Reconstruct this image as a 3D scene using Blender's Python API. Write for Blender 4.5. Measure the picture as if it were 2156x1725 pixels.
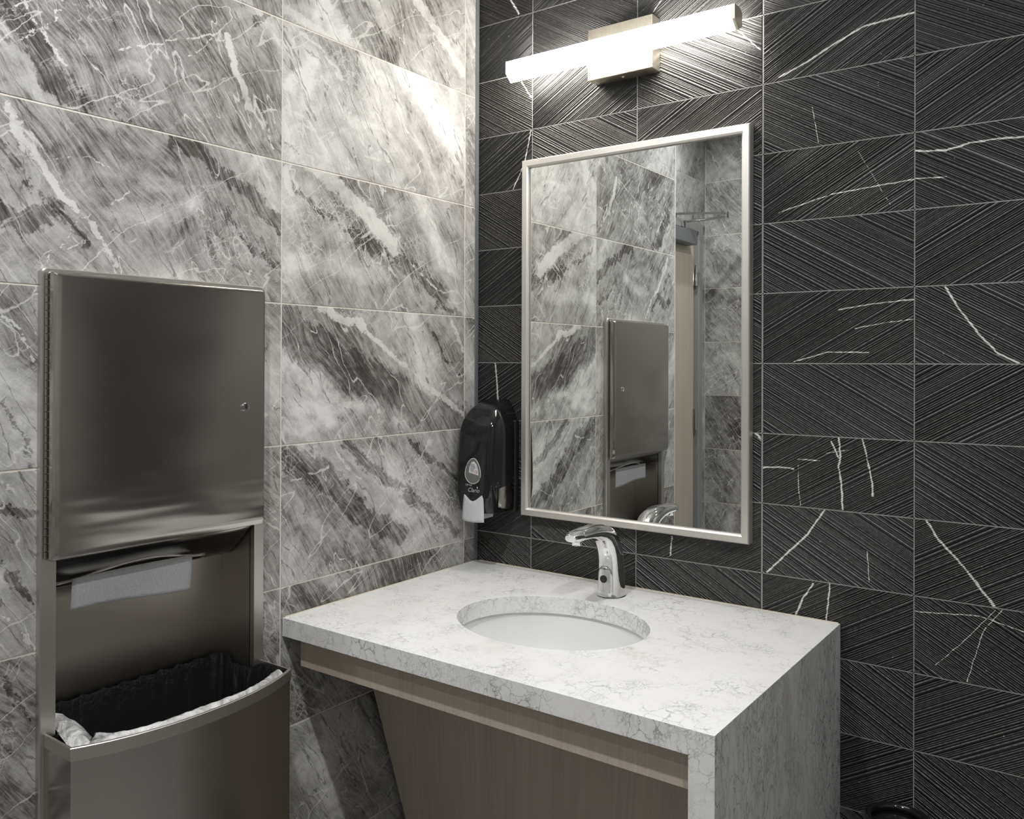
import bpy, bmesh, math, random
from mathutils import Vector, Matrix
PI = math.pi
scene = bpy.context.scene
COL = scene.collection
for o in list(bpy.data.objects):
    bpy.data.objects.remove(o)

# ---------------------------------------------------------------- camera
cam_data = bpy.data.cameras.new('camera')
cam = bpy.data.objects.new('camera', cam_data)
COL.objects.link(cam)
YAW, ROLL, PITCH = 0.6272204, 0.0034751, 0.0032423
fw0 = Vector((-math.sin(YAW), math.cos(YAW), 0)); rt0 = Vector((math.cos(YAW), math.sin(YAW), 0)); up0 = Vector((0, 0, 1))
fwd = math.cos(PITCH) * fw0 + math.sin(PITCH) * up0
upv = math.cos(PITCH) * up0 - math.sin(PITCH) * fw0
r_ax = math.cos(ROLL) * rt0 + math.sin(ROLL) * upv
u_ax = math.cos(ROLL) * upv - math.sin(ROLL) * rt0
cam.matrix_world = Matrix(((r_ax.x, u_ax.x, -fwd.x, 1.45677), (r_ax.y, u_ax.y, -fwd.y, -1.84408),
                           (r_ax.z, u_ax.z, -fwd.z, 1.4), (0, 0, 0, 1)))
cam_data.sensor_fit = 'HORIZONTAL'
cam_data.sensor_width = 36.0
cam_data.lens = 29.8751
cam_data.shift_x = -0.0009
cam_data.shift_y = -0.0477
cam_data.clip_start = 0.02
scene.camera = cam

# ---------------------------------------------------------------- world and exposure
world = bpy.data.worlds.new('world'); scene.world = world
world.use_nodes = True
world.node_tree.nodes['Background'].inputs[0].default_value = (0.9, 0.92, 1.0, 1)
world.node_tree.nodes['Background'].inputs[1].default_value = 0.05
scene.cycles.max_bounces = 5; scene.cycles.diffuse_bounces = 3; scene.cycles.glossy_bounces = 4
scene.view_settings.view_transform = 'Standard'
scene.view_settings.look = 'None'
scene.view_settings.gamma = 1.0
scene.view_settings.use_curve_mapping = False
scene.view_settings.exposure = 0.28
CEIL = 2.70
DOWNLIGHTS = [(0.62, -1.42), (1.62, -1.42), (-0.24, -2.06)]       # recessed ceiling lamps, built further down
LAMP = 1540.0          # emission of a ceiling lamp's lens
BAR = 37.0           # emission of the vanity light's diffuser
LAMP_COL = (0.975, 0.985, 1.0, 1)
BAR_COL = (1.0, 0.955, 0.875, 1)

# ---------------------------------------------------------------- node helper
class N:
    def __init__(s, name):
        s.m = bpy.data.materials.new(name); s.m.use_nodes = True
        s.t = s.m.node_tree; s.t.nodes.clear()
        s.out = s.t.nodes.new('ShaderNodeOutputMaterial')
    def node(s, typ, **kw):
        n = s.t.nodes.new(typ)
        for k, v in kw.items(): setattr(n, k, v)
        return n
    def put(s, sock, v):
        if v is None: return
        if hasattr(v, 'is_output') or isinstance(v, bpy.types.NodeSocket): s.t.links.new(v, sock)
        else:
            if sock.type == 'RGBA' and not isinstance(v, (int, float)) and len(v) == 3: v = (*v, 1)
            sock.default_value = v
    def math(s, op, a, b=None, c=None, clamp=False):
        n = s.node('ShaderNodeMath', operation=op, use_clamp=clamp)
        for i, v in enumerate((a, b, c)): s.put(n.inputs[i], v)
        return n.outputs[0]
    def vm(s, op, a, b=None, scale=None):
        n = s.node('ShaderNodeVectorMath', operation=op)
        s.put(n.inputs[0], a); s.put(n.inputs[1], b)
        if scale is not None: s.put(n.inputs['Scale'], scale)
        return n.outputs['Value'] if op in ('LENGTH', 'DOT_PRODUCT', 'DISTANCE') else n.outputs[0]
    def comb(s, x=0, y=0, z=0):
        n = s.node('ShaderNodeCombineXYZ')
        for i, v in enumerate((x, y, z)): s.put(n.inputs[i], v)
        return n.outputs[0]
    def sep(s, v):
        n = s.node('ShaderNodeSeparateXYZ'); s.put(n.inputs[0], v); return n.outputs
    def noise(s, v, scale, detail=3, rough=0.55, dist=0.0, dim='3D', w=None, color=False):
        if dim == '4D':      # the third axis carries the tile's seed
            v = s.vm('ADD', v, s.comb(0, 0, w)); dim, w = '3D', None
        n = s.node('ShaderNodeTexNoise', noise_dimensions=dim)
        s.put(n.inputs['Vector'], v); s.put(n.inputs['Scale'], scale); s.put(n.inputs['Detail'], detail)
        s.put(n.inputs['Roughness'], rough); s.put(n.inputs['Distortion'], dist)
        if w is not None: s.put(n.inputs['W'], w)
        return n.outputs['Color' if color else 0]
    def vor(s, v, scale, feature='DISTANCE_TO_EDGE', rand=1.0):
        n = s.node('ShaderNodeTexVoronoi', feature=feature)
        s.put(n.inputs['Vector'], v); s.put(n.inputs['Scale'], scale); s.put(n.inputs['Randomness'], rand)
        return n.outputs['Distance']
    def mapr(s, v, a, b, c=0.0, d=1.0, smooth=True):
        n = s.node('ShaderNodeMapRange', interpolation_type='SMOOTHSTEP' if smooth else 'LINEAR')
        for i, x in enumerate((v, a, b, c, d)): s.put(n.inputs[i], x)
        return n.outputs[0]
    def mix(s, f, a, b, blend='MIX'):
        n = s.node('ShaderNodeMix', data_type='RGBA', blend_type=blend)
        s.put(n.inputs[0], f); s.put(n.inputs[6], a); s.put(n.inputs[7], b)
        return n.outputs[2]
    def ramp(s, f, stops):
        n = s.node('ShaderNodeValToRGB'); e = n.color_ramp.elements
        while len(e) < len(stops): e.new(0.5)
        for i, (p, c) in enumerate(stops): e[i].position = p; e[i].color = (*c, 1)
        s.put(n.inputs[0], f); return n.outputs[0]
    def bump(s, h, strength=0.2, dist=0.002):
        n = s.node('ShaderNodeBump'); s.put(n.inputs['Height'], h)
        n.inputs['Strength'].default_value = strength; n.inputs['Distance'].default_value = dist
        return n.outputs[0]
    def pos(s): return s.node('ShaderNodeNewGeometry').outputs['Position']
    def obj(s): return s.node('ShaderNodeTexCoord').outputs['Object']
    def rnd(s): return s.node('ShaderNodeObjectInfo').outputs['Random']
    def bsdf(s, color=(0.5, 0.5, 0.5), rough=0.5, metal=0.0, normal=None, **kw):
        b = s.node('ShaderNodeBsdfPrincipled')
        s.put(b.inputs['Base Color'], color); s.put(b.inputs['Roughness'], rough); s.put(b.inputs['Metallic'], metal)
        if normal is not None: s.put(b.inputs['Normal'], normal)
        for k, v in kw.items(): s.put(b.inputs[k.replace('_', ' ')], v)
        s.t.links.new(b.outputs[0], s.out.inputs[0])
        return b

def seg_dist(n, p, a, b):
    """distance of the 2-D point socket p from the segment a-b"""
    d = (b[0] - a[0], b[1] - a[1], 0.0); L2 = d[0] ** 2 + d[1] ** 2 + 1e-12
    pa = n.vm('SUBTRACT', p, (a[0], a[1], 0.0))
    t = n.math('MULTIPLY', n.vm('DOT_PRODUCT', pa, d), 1.0 / L2, clamp=True)
    return n.vm('LENGTH', n.vm('SUBTRACT', pa, n.vm('SCALE', d, None, t)))
def poly_dist(n, p, pts):
    r = None
    for a, b in zip(pts, pts[1:]):
        d = seg_dist(n, p, a, b)
        r = d if r is None else n.math('MINIMUM', r, d)
    return r

# ---------------------------------------------------------------- materials
def marble(name, feats=(), tone=0.0, W=None):
    """grey streaky marble porcelain; feats are the veins and bands printed on one given tile"""
    n = N(name)
    P = n.sep(n.pos())
    u = n.math('ADD', P[0], P[1]); v = P[2]
    p2 = n.comb(u, v, 0.0)
    seed = n.math('MULTIPLY', n.rnd(), 40.0) if W is None else W
    w1 = n.vm('SUBTRACT', n.noise(p2, 4.0, 1.5, 0.5, 0, '4D', seed, True), (0.5, 0.5, 0.5))     # slow bends
    pw = n.vm('ADD', p2, n.vm('SCALE', w1, None, 0.11))
    def axes(src, deg):
        A = math.radians(deg); S = n.sep(src)
        al = n.math('ADD', n.math('MULTIPLY', S[0], math.cos(A)), n.math('MULTIPLY', S[1], math.sin(A)))
        ac = n.math('SUBTRACT', n.math('MULTIPLY', S[1], math.cos(A)), n.math('MULTIPLY', S[0], math.sin(A)))
        return lambda sa, sc: n.comb(n.math('MULTIPLY', al, sa), n.math('MULTIPLY', ac, sc), 0.0)
    q = axes(pw, -52); q2 = axes(p2, 34)
    base = n.noise(q(2.0, 5.0), 1.0, 6, 0.58, 0.5, '4D', seed)
    cloud = n.noise(p2, 8.0, 6, 0.68, 0.5, '4D', seed)
    fib = n.noise(q(9, 120), 1.0, 5, 0.74, 0.0, '4D', seed)
    fib2 = n.noise(q(26, 300), 1.0, 3, 0.6, 0.0, '4D', seed)
    grain = n.noise(p2, 300.0, 3, 0.75)
    wob = n.vm('SUBTRACT', n.noise(p2, 17.0, 5, 0.68, 0, '3D', None, True), (0.5, 0.5, 0.5))
    pf = n.vm('ADD', p2, n.vm('SCALE', wob, None, 0.045))
    swirl = n.noise(n.vm('ADD', pw, n.vm('SCALE', wob, None, 0.03)), 11.0, 5, 0.62, 2.4, '4D', seed)
    t = n.math('ADD', n.math('MULTIPLY', base, 1.15), n.math('ADD', n.math('MULTIPLY', cloud, 0.55), n.math('MULTIPLY', swirl, 0.50)))
    t = n.math('ADD', t, -0.585 + tone)
    t = n.math('ADD', t, n.math('MULTIPLY', n.math('SUBTRACT', n.rnd(), 0.5), 0.08))
    whites = []
    pd = n.vm('ADD', p2, n.vm('SCALE', wob, None, 0.075))
    rag = n.noise(p2, 55.0, 4, 0.78)
    for kind, pts, hw in feats:
        d = poly_dist(n, pd if kind == 'd' else pf, pts)
        d = n.math('ADD', d, n.math('MULTIPLY', n.math('ADD', n.math('MULTIPLY', n.math('SUBTRACT', fib, 0.5), 1.1), n.math('MULTIPLY', n.math('SUBTRACT', rag, 0.5), 2.0)), min(hw, 0.022)))
        if kind == 'd':
            m = n.mapr(d, hw * 0.78, hw * 1.18, 1.0, 0.0)
            t = n.math('SUBTRACT', t, n.math('MULTIPLY', m, 0.24))
        elif kind == 'l':
            m = n.mapr(d, hw * 0.3, hw * 1.7, 1.0, 0.0)
            t = n.math('ADD', t, n.math('MULTIPLY', m, 0.16))
        else:
            whites.append(n.mapr(d, hw * 0.70, hw * 1.08, 1.0, 0.0))
    k = n.mapr(t, 0.28, 0.62, 0.85, 0.24)          # fibres are strong in the dark bands, faint in the pale ones
    t = n.math('ADD', t, n.math('MULTIPLY', n.math('SUBTRACT', fib, 0.5), n.math('MULTIPLY', k, 1.25)))
    t = n.math('ADD', t, n.math('MULTIPLY', n.math('SUBTRACT', fib2, 0.5), n.math('MULTIPLY', k, 0.7)))
    t = n.math('ADD', t, n.math('MULTIPLY', n.math('SUBTRACT', grain, 0.5), 0.22))
    col = n.ramp(t, [(0.10, (0.056, 0.051, 0.046)), (0.28, (0.138, 0.130, 0.121)), (0.46, (0.300, 0.291, 0.277)),
                     (0.64, (0.485, 0.477, 0.462)), (0.88, (0.75, 0.742, 0.725))])
    # thin white veins, jagged: one family along the streaks, one across them
    def ridge(vec, off, at_, w_, k_, rough=0.5, detail=3):
        r = n.noise(vec, 1.0, detail, rough, 0.0, '4D', n.math('ADD', seed, off))
        return n.mapr(n.math('ABSOLUTE', n.math('SUBTRACT', r, at_)), w_ * 0.15, w_, k_, 0.0)
    pj = n.vm('ADD', p2, n.vm('SCALE', wob, None, 0.022))
    qj = axes(pj, -58); qx = axes(pj, 36)
    v1 = ridge(qj(2.0, 9), 3.7, 0.50, 0.0042, 0.75)
    v2 = ridge(qx(1.3, 6.0), 9.1, 0.56, 0.0034, 0.7)
    v3 = ridge(qj(9, 34), 5.3, 0.52, 0.011, 0.45)
    v4 = ridge(qx(6, 30), 12.9, 0.50, 0.010, 0.42)
    m1 = n.mapr(n.noise(p2, 5.0, 2, 0.5, 0, '4D', n.math('ADD', seed, 20.0)), 0.50, 0.66)
    m2 = n.mapr(n.noise(p2, 6.0, 2, 0.5, 0, '4D', n.math('ADD', seed, 27.0)), 0.53, 0.67)
    vein = n.math('MAXIMUM', n.math('MAXIMUM', v1, v2), n.math('MAXIMUM', n.math('MULTIPLY', v3, m1), n.math('MULTIPLY', v4, m2)))
    ce = n.mapr(n.vor(pf, 55.0), 0.0, 0.07, 0.6, 0.0)          # crackle net in patches
    cm = n.mapr(n.noise(p2, 4.2, 3, 0.6, 0, '4D', n.math('ADD', seed, 31.0)), 0.56, 0.66)
    vein = n.math('MAXIMUM', vein, n.math('MULTIPLY', ce, cm))
    vein = n.math('MULTIPLY', vein, n.mapr(grain, 0.3, 0.55, 0.55, 1.0))
    for m in whites: vein = n.math('MAXIMUM', vein, n.math('MULTIPLY', m, n.mapr(cloud, 0.3, 0.6, 0.45, 0.85)))
    col = n.mix(vein, col, (0.74, 0.73, 0.705))
    h1 = ridge(qj(3.0, 22), 14.0, 0.46, 0.010, 0.6)              # thin dark hair lines
    col = n.mix(n.math('MULTIPLY', h1, n.math('SUBTRACT', 1.0, vein)), col, (0.095, 0.086, 0.075))
    n.bsdf(col, 0.58, 0.0, n.bump(fib, 0.04, 0.001), Specular_IOR_Level=0.12)
    return n.m

def black_stone(name, veins=(), rib_highlight=False):
    n = N(name)
    P = n.sep(n.pos()); p2 = n.comb(P[0], P[2], 0.0)
    cl = n.noise(p2, 9.0, 5, 0.65)
    if rib_highlight:       # the lamps' highlight on each rib's upper slope, painted as a paler colour
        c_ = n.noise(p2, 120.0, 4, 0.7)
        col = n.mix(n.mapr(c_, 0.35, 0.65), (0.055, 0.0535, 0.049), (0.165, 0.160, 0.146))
    else: col = n.ramp(cl, [(0.3, (0.009, 0.0092, 0.010)), (0.7, (0.021, 0.021, 0.022))])
    g = n.noise(p2, 600.0, 2, 0.6)
    col = n.mix(n.mapr(g, 0.55, 0.75, 0.0, 0.35), col, (0.075, 0.075, 0.075))
    # pin-head flecks
    fl = n.vor(p2, 60.0, 'F1')
    fm = n.mapr(n.noise(p2, 23.0, 1), 0.55, 0.6)
    col = n.mix(n.math('MULTIPLY', n.mapr(fl, 0.04, 0.10, 0.8, 0.0), fm), col, (0.42, 0.42, 0.41))
    if veins:
        wob = n.vm('SUBTRACT', n.noise(p2, 55.0, 4, 0.65, 0, '3D', None, True), (0.5, 0.5, 0.5))
        pf = n.vm('ADD', p2, n.vm('SCALE', wob, None, 0.0055))
        brk = n.noise(p2, 80.0, 4, 0.7)
        acc = None
        for pts, hw in veins:
            d = n.math('ADD', poly_dist(n, pf, pts), n.math('MULTIPLY', n.math('SUBTRACT', brk, 0.5), hw * 2.2))
            m = n.mapr(d, hw * 0.45, hw * 1.0, 1.0, 0.0)
            acc = m if acc is None else n.math('MAXIMUM', acc, m)
        col = n.mix(acc, col, (0.72, 0.71, 0.67))
    n.bsdf(col, 0.36, 0.0, n.bump(n.noise(p2, 260, 3, 0.6), 0.10, 0.0005), Specular_IOR_Level=0.45)
    return n.m

def brushed(name, color=(0.50, 0.478, 0.445), rough=0.20, wave=0.0, aniso=0.6, grain='V'):
    n = N(name)
    P = n.sep(n.pos()); h = n.math('ADD', P[0], P[1])
    if grain == 'V': g = n.comb(n.math('MULTIPLY', h, 900), n.math('MULTIPLY', P[2], 9), 0)
    else: g = n.comb(n.math('MULTIPLY', h, 9), n.math('MULTIPLY', P[2], 900), 0)
    s = n.noise(g, 1.0, 2, 0.5)
    col = n.mix(n.mapr(s, 0.3, 0.7), tuple(c * 0.98 for c in color), tuple(min(1, c * 1.02) for c in color))
    # a few tiny pale splash marks
    sp = n.vor(n.pos(), 24.0, 'F1')
    col = n.mix(n.mapr(sp, 0.012, 0.022, 0.6, 0.0), col, (0.75, 0.73, 0.7))
    ht = n.math('MULTIPLY', s, 0.003)
    if wave:
        wv = n.noise(n.comb(n.math('MULTIPLY', h, 1.6), n.math('MULTIPLY', P[2], 13.0), n.math('MULTIPLY', P[0], 2)), 1.0, 2, 0.5)
        low = n.mapr(P[2], 1.32, 1.10, 0.15, 1.0)
        ht = n.math('ADD', ht, n.math('MULTIPLY', n.math('MULTIPLY', wv, low), wave))
    rg = n.mapr(s, 0.3, 0.7, rough * 0.97, rough * 1.03)
    b = n.bsdf(col, rg, 1.0, n.bump(ht, 0.35, 0.004))
    b.inputs['Anisotropic'].default_value = aniso
    tg = n.node('ShaderNodeTangent', direction_type='UV_MAP')
    tg.uv_map = 'uv'
    b.inputs['Anisotropic Rotation'].default_value = 0.0 if grain == 'V' else 0.25
    n.t.links.new(tg.outputs[0], b.inputs['Tangent'])
    return n.m

def plain(name, color, rough=0.5, metal=0.0, var=1.0, **kw):
    n = N(name)
    g = n.noise(n.obj(), 180.0, 3, 0.6)
    c = n.mix(n.mapr(g, 0.3, 0.7), tuple(x * (1 - 0.06 * var) for x in color), tuple(min(1.0, x * (1 + 0.05 * var)) for x in color))
    n.bsdf(c, rough, metal, **kw)
    return n.m

def emit(name, color, strength):
    n = N(name)
    e = n.node('ShaderNodeEmission'); n.put(e.inputs[0], color); n.put(e.inputs[1], strength)
    n.t.links.new(e.outputs[0], n.out.inputs[0])
    return n.m

def quartz(name, stretch=(1, 1, 1), dark=0.0):
    n = N(name)
    p = n.vm('MULTIPLY', n.pos(), stretch)
    w = n.vm('SUBTRACT', n.noise(p, 20.0, 5, 0.65, 0, '3D', None, True), (0.5, 0.5, 0.5))
    pw = n.vm('ADD', p, n.vm('SCALE', w, None, 0.050))
    e1 = n.vor(pw, 42.0); e2 = n.vor(pw, 105.0)
    m1 = n.mapr(n.noise(p, 7.0, 5, 0.65), 0.47 - dark * 0.1, 0.64)
    m2 = n.mapr(n.noise(p, 13.0, 5, 0.7), 0.48 - dark * 0.1, 0.66)
    l1 = n.math('MULTIPLY', n.mapr(e1, 0.0, 0.05, 0.95, 0.0), m1)
    l2 = n.math('MULTIPLY', n.mapr(e2, 0.0, 0.10, 0.75, 0.0), m2)
    l = n.math('MAXIMUM', l1, l2)
    cl = n.mapr(n.noise(p, 16.0, 7, 0.7, 0.8), 0.50 - dark * 0.12, 0.85 - dark * 0.12)
    base = n.mix(cl, (0.885, 0.88, 0.868), (0.70, 0.695, 0.68))
    base = n.mix(n.mapr(n.noise(p, 5.0, 3), 0.56, 0.75, 0.0, 0.25), base, (0.72, 0.66, 0.62))
    col = n.mix(n.math('MULTIPLY', l, 0.58 + 0.34 * dark), base, (0.15, 0.147, 0.142))
    n.bsdf(col, 0.23, 0.0, Specular_IOR_Level=0.45)
    return n.m

def wood(name, a, b, c):
    n = N(name)
    P = n.sep(n.pos())
    h = n.math('ADD', P[0], n.math('MULTIPLY', P[1], 0.7))
    g = n.comb(n.math('MULTIPLY', h, 240), n.math('MULTIPLY', P[2], 2.4), 0)
    s = n.noise(g, 1.0, 5, 0.65, 0.3)
    g2 = n.comb(n.math('MULTIPLY', h, 22), n.math('MULTIPLY', P[2], 0.8), 3.0)
    s2 = n.noise(g2, 1.0, 4, 0.6, 0.5)
    t = n.math('ADD', n.math('MULTIPLY', s, 0.6), n.math('MULTIPLY', s2, 0.4))
    n.bsdf(n.ramp(t, [(0.3, a), (0.5, b), (0.7, c)]), 0.42, 0.0, n.bump(s, 0.08, 0.0006), Specular_IOR_Level=0.35)
    return n.m

MAT = {}
MAT['marble'] = marble('marble')
MAT['marble_wall'] = marble('marble_plain', W=4.0)
MAT['black_stone'] = black_stone('black_stone')
MAT['rib_highlight'] = black_stone('stone_rib_highlight', (), True)
MAT['grout_pale'] = plain('grout_pale', (0.78, 0.72, 0.64), 0.9)
MAT['grout_grey'] = plain('grout_grey', (0.34, 0.335, 0.325), 0.9)
MAT['steel'] = brushed('brushed_steel', wave=0.0)
MAT['steel_door'] = brushed('brushed_steel_door', wave=4.0, rough=0.20)
MAT['steel_frame'] = brushed('brushed_steel_frame', (0.88, 0.845, 0.80), 0.46, 0.0, 0.3)
MAT['steel_dark'] = brushed('brushed_steel_inner', (0.56, 0.525, 0.475), 0.36)
MAT['steel_collar'] = brushed('brushed_steel_collar', (0.62, 0.59, 0.545), 0.40, 0.0, 0.3)
MAT['trim'] = plain('grey_anodised_trim', (0.17, 0.18, 0.195), 0.5)
MAT['chrome'] = plain('chrome', (0.80, 0.80, 0.80), 0.05, 1.0)
MAT['quartz'] = quartz('white_quartz')
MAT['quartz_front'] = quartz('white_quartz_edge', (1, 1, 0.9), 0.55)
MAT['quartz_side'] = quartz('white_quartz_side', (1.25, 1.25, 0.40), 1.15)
MAT['wood'] = wood('taupe_wood', (0.40, 0.340, 0.278), (0.50, 0.432, 0.360), (0.59, 0.515, 0.435))
MAT['wood_door'] = wood('pale_wood', (0.52, 0.455, 0.365), (0.60, 0.535, 0.44), (0.67, 0.60, 0.50))
MAT['porcelain'] = plain('porcelain', (0.86, 0.86, 0.855), 0.10, 0.0, 0.05, Coat_Weight=0.4)
MAT['black_gloss'] = plain('black_gloss_plastic', (0.010, 0.010, 0.011), 0.07, 0.0, Specular_IOR_Level=0.6)
MAT['black_matte'] = plain('black_matte', (0.012, 0.012, 0.012), 0.5)
MAT['white_plastic'] = plain('pale_plastic', (0.62, 0.625, 0.64), 0.35)
MAT['frame_grey'] = plain('painted_steel', (0.33, 0.33, 0.325), 0.4)
MAT['closer_grey'] = plain('grey_paint', (0.17, 0.175, 0.185), 0.4)
MAT['ceiling'] = plain('ceiling_paint', (0.80, 0.80, 0.79), 0.9)
MAT['floor'] = plain('floor_stone', (0.30, 0.297, 0.29), 0.4)
MAT['caulk'] = plain('caulk', (0.66, 0.59, 0.46), 0.6)
MAT['lamp'] = emit('lamp_lens', LAMP_COL, LAMP)
MAT['bar'] = emit('light_diffuser', BAR_COL, BAR)
MAT['satin_nickel'] = plain('satin_nickel', (0.66, 0.61, 0.52), 0.33, 1.0)
MAT['print'] = plain('printed_grey', (0.55, 0.55, 0.55), 0.5)
MAT['print_dark'] = plain('printed_dark', (0.10, 0.10, 0.10), 0.5)
MAT['print_white'] = plain('printed_label', (0.72, 0.72, 0.73), 0.5)
MAT['print_red'] = plain('printed_red', (0.55, 0.10, 0.12), 0.5)
n = N('mirror_silver'); n.bsdf((0.86, 0.88, 0.865), 0.0, 1.0); MAT['mirror'] = n.m
n = N('soap_bottle'); q_ = n.sep(n.obj())
n.bsdf(n.ramp(n.mapr(q_[2], -0.05, 0.03), [(0.0, (0.10, 0.07, 0.02)), (0.4, (0.10, 0.10, 0.085)), (1.0, (0.16, 0.16, 0.15))]), 0.12)
MAT['soap'] = n.m
n = N('paper_tissue'); g_ = n.noise(n.obj(), 260.0, 4, 0.7)
n.bsdf(n.mix(n.mapr(g_, 0.3, 0.7), (0.56, 0.565, 0.58), (0.68, 0.685, 0.70)), 0.9, 0.0, n.bump(g_, 0.5, 0.001)); MAT['paper'] = n.m
n = N('shaded_film'); f_ = n.noise(n.vm('MULTIPLY', n.pos(), (30, 30, 5)), 1.0, 4, 0.55, 0.6)
f2_ = n.noise(n.pos(), 60.0, 4, 0.6, 0.8)
n.bsdf((0.016, 0.016, 0.017), 0.22, 0.0, n.bump(n.math('ADD', f_, n.math('MULTIPLY', f2_, 0.15)), 0.7, 0.012), Specular_IOR_Level=0.7); MAT['film_shaded'] = n.m  # clear bag film, the shade inside the bin put into its colour
n = N('pale_film'); f_ = n.noise(n.vm('MULTIPLY', n.pos(), (28, 28, 28)), 1.0, 5, 0.6, 1.2)
n.bsdf(n.mix(n.mapr(f_, 0.35, 0.65), (0.36, 0.355, 0.35), (0.74, 0.735, 0.73)), 0.20, 0.0, n.bump(f_, 0.9, 0.012), Specular_IOR_Level=0.6); MAT['film_pale'] = n.m

# ---------------------------------------------------------------- mesh helpers
def new_obj(name, bm, mat=None, parent=None, smooth=False, kind=None, bevel=0.0, seg=2, auto=None):
    bmesh.ops.recalc_face_normals(bm, faces=bm.faces[:])
    uv = bm.loops.layers.uv.new('uv')
    for f in bm.faces:
        nx, ny, nz = (abs(c) for c in f.normal)
        for l in f.loops:
            c = l.vert.co
            l[uv].uv = (c.x, c.y) if nz > max(nx, ny) else ((c.y, c.z) if nx >= ny else (c.x, c.z))
    me = bpy.data.meshes.new(name); bm.to_mesh(me); bm.free()
    if mat is not None:
        for m in (mat if isinstance(mat, (list, tuple)) else [mat]): me.materials.append(m)
    if smooth:
        for p in me.polygons: p.use_smooth = True
    if auto is not None:
        me.set_sharp_from_angle(angle=math.radians(auto))
    o = bpy.data.objects.new(name, me); COL.objects.link(o)
    if parent is not None: o.parent = parent
    if kind: o['kind'] = kind
    if bevel:
        b = o.modifiers.new('bevel', 'BEVEL'); b.width = bevel; b.segments = seg; b.limit_method = 'ANGLE'; b.angle_limit = math.radians(40)
    return o
def empty(name, loc=(0, 0, 0)):
    o = bpy.data.objects.new(name, None); o.location = loc; COL.objects.link(o); o.empty_display_size = 0.05
    return o
def tag(o, label, cat, group=None):
    o['label'] = label; o['category'] = cat
    if group: o['group'] = group
    return o
def shift(bm, loc):
    bmesh.ops.translate(bm, verts=bm.verts[:], vec=(-loc[0], -loc[1], -loc[2])); return bm
def add_box(bm, x0, x1, y0, y1, z0, z1, mi=0):
    v = [bm.verts.new((x, y, z)) for x in (x0, x1) for y in (y0, y1) for z in (z0, z1)]
    for f in ((0, 1, 3, 2), (4, 6, 7, 5), (0, 4, 5, 1), (2, 3, 7, 6), (0, 2, 6, 4), (1, 5, 7, 3)):
        bm.faces.new([v[i] for i in f]).material_index = mi
    return bm
def box(*a): return add_box(bmesh.new(), *a)
def frame_for(d):
    d = d.normalized(); a = Vector((0, 0, 1)) if abs(d.z) < 0.9 else Vector((1, 0, 0))
    s = d.cross(a).normalized(); return s, s.cross(d).normalized()
def add_tube(bm, pts, r, n=10, caps=True, closed=False):
    pts = [Vector(p) for p in pts]; rings = []
    for i, p in enumerate(pts):
        if closed: d = pts[(i + 1) % len(pts)] - pts[i - 1]
        else: d = pts[min(i + 1, len(pts) - 1)] - pts[max(i - 1, 0)]
        s, t = frame_for(d); rr = r[i] if isinstance(r, (list, tuple)) else r
        rings.append([bm.verts.new(p + s * rr * math.cos(2 * PI * k / n) + t * rr * math.sin(2 * PI * k / n)) for k in range(n)])
    m = len(rings)
    for i in range(m if closed else m - 1):
        a, b = rings[i], rings[(i + 1) % m]
        for k in range(n): bm.faces.new((a[k], a[(k + 1) % n], b[(k + 1) % n], b[k]))
    if caps and not closed:
        bm.faces.new(rings[0][::-1]); bm.faces.new(rings[-1])
    return bm
def loft(bm, rings, cap0=True, cap1=True, closed=True, mi=0):
    R = [[bm.verts.new(p) for p in r] for r in rings]
    n = len(R[0])
    for a, b in zip(R, R[1:]):
        for k in range(n if closed else n - 1):
            bm.faces.new((a[k], a[(k + 1) % n], b[(k + 1) % n], b[k])).material_index = mi
    if cap0: bm.faces.new(R[0][::-1]).material_index = mi
    if cap1: bm.faces.new(R[-1]).material_index = mi
    return R
def lathe(bm, prof, c=(0, 0, 0), n=32, sx=1.0, sy=1.0, cap0=False, cap1=False):
    return loft(bm, [[(c[0] + r * sx * math.cos(2 * PI * k / n), c[1] + r * sy * math.sin(2 * PI * k / n), c[2] + z) for k in range(n)] for r, z in prof], cap0, cap1)
def join_text(txt, size, name, mat, parent, M, shear=0.0, ext=0.0):
    cu = bpy.data.curves.new(name, 'FONT'); cu.body = txt; cu.size = size; cu.shear = shear; cu.extrude = ext
    cu.resolution_u = 3
    t = bpy.data.objects.new('tmp', cu); COL.objects.link(t)
    dg = bpy.context.evaluated_depsgraph_get()
    me = bpy.data.meshes.new_from_object(t.evaluated_get(dg)); bpy.data.objects.remove(t)
    me.transform(M); me.materials.clear(); me.materials.append(mat)
    o = bpy.data.objects.new(name, me); COL.objects.link(o); o.parent = parent
    return o
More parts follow.
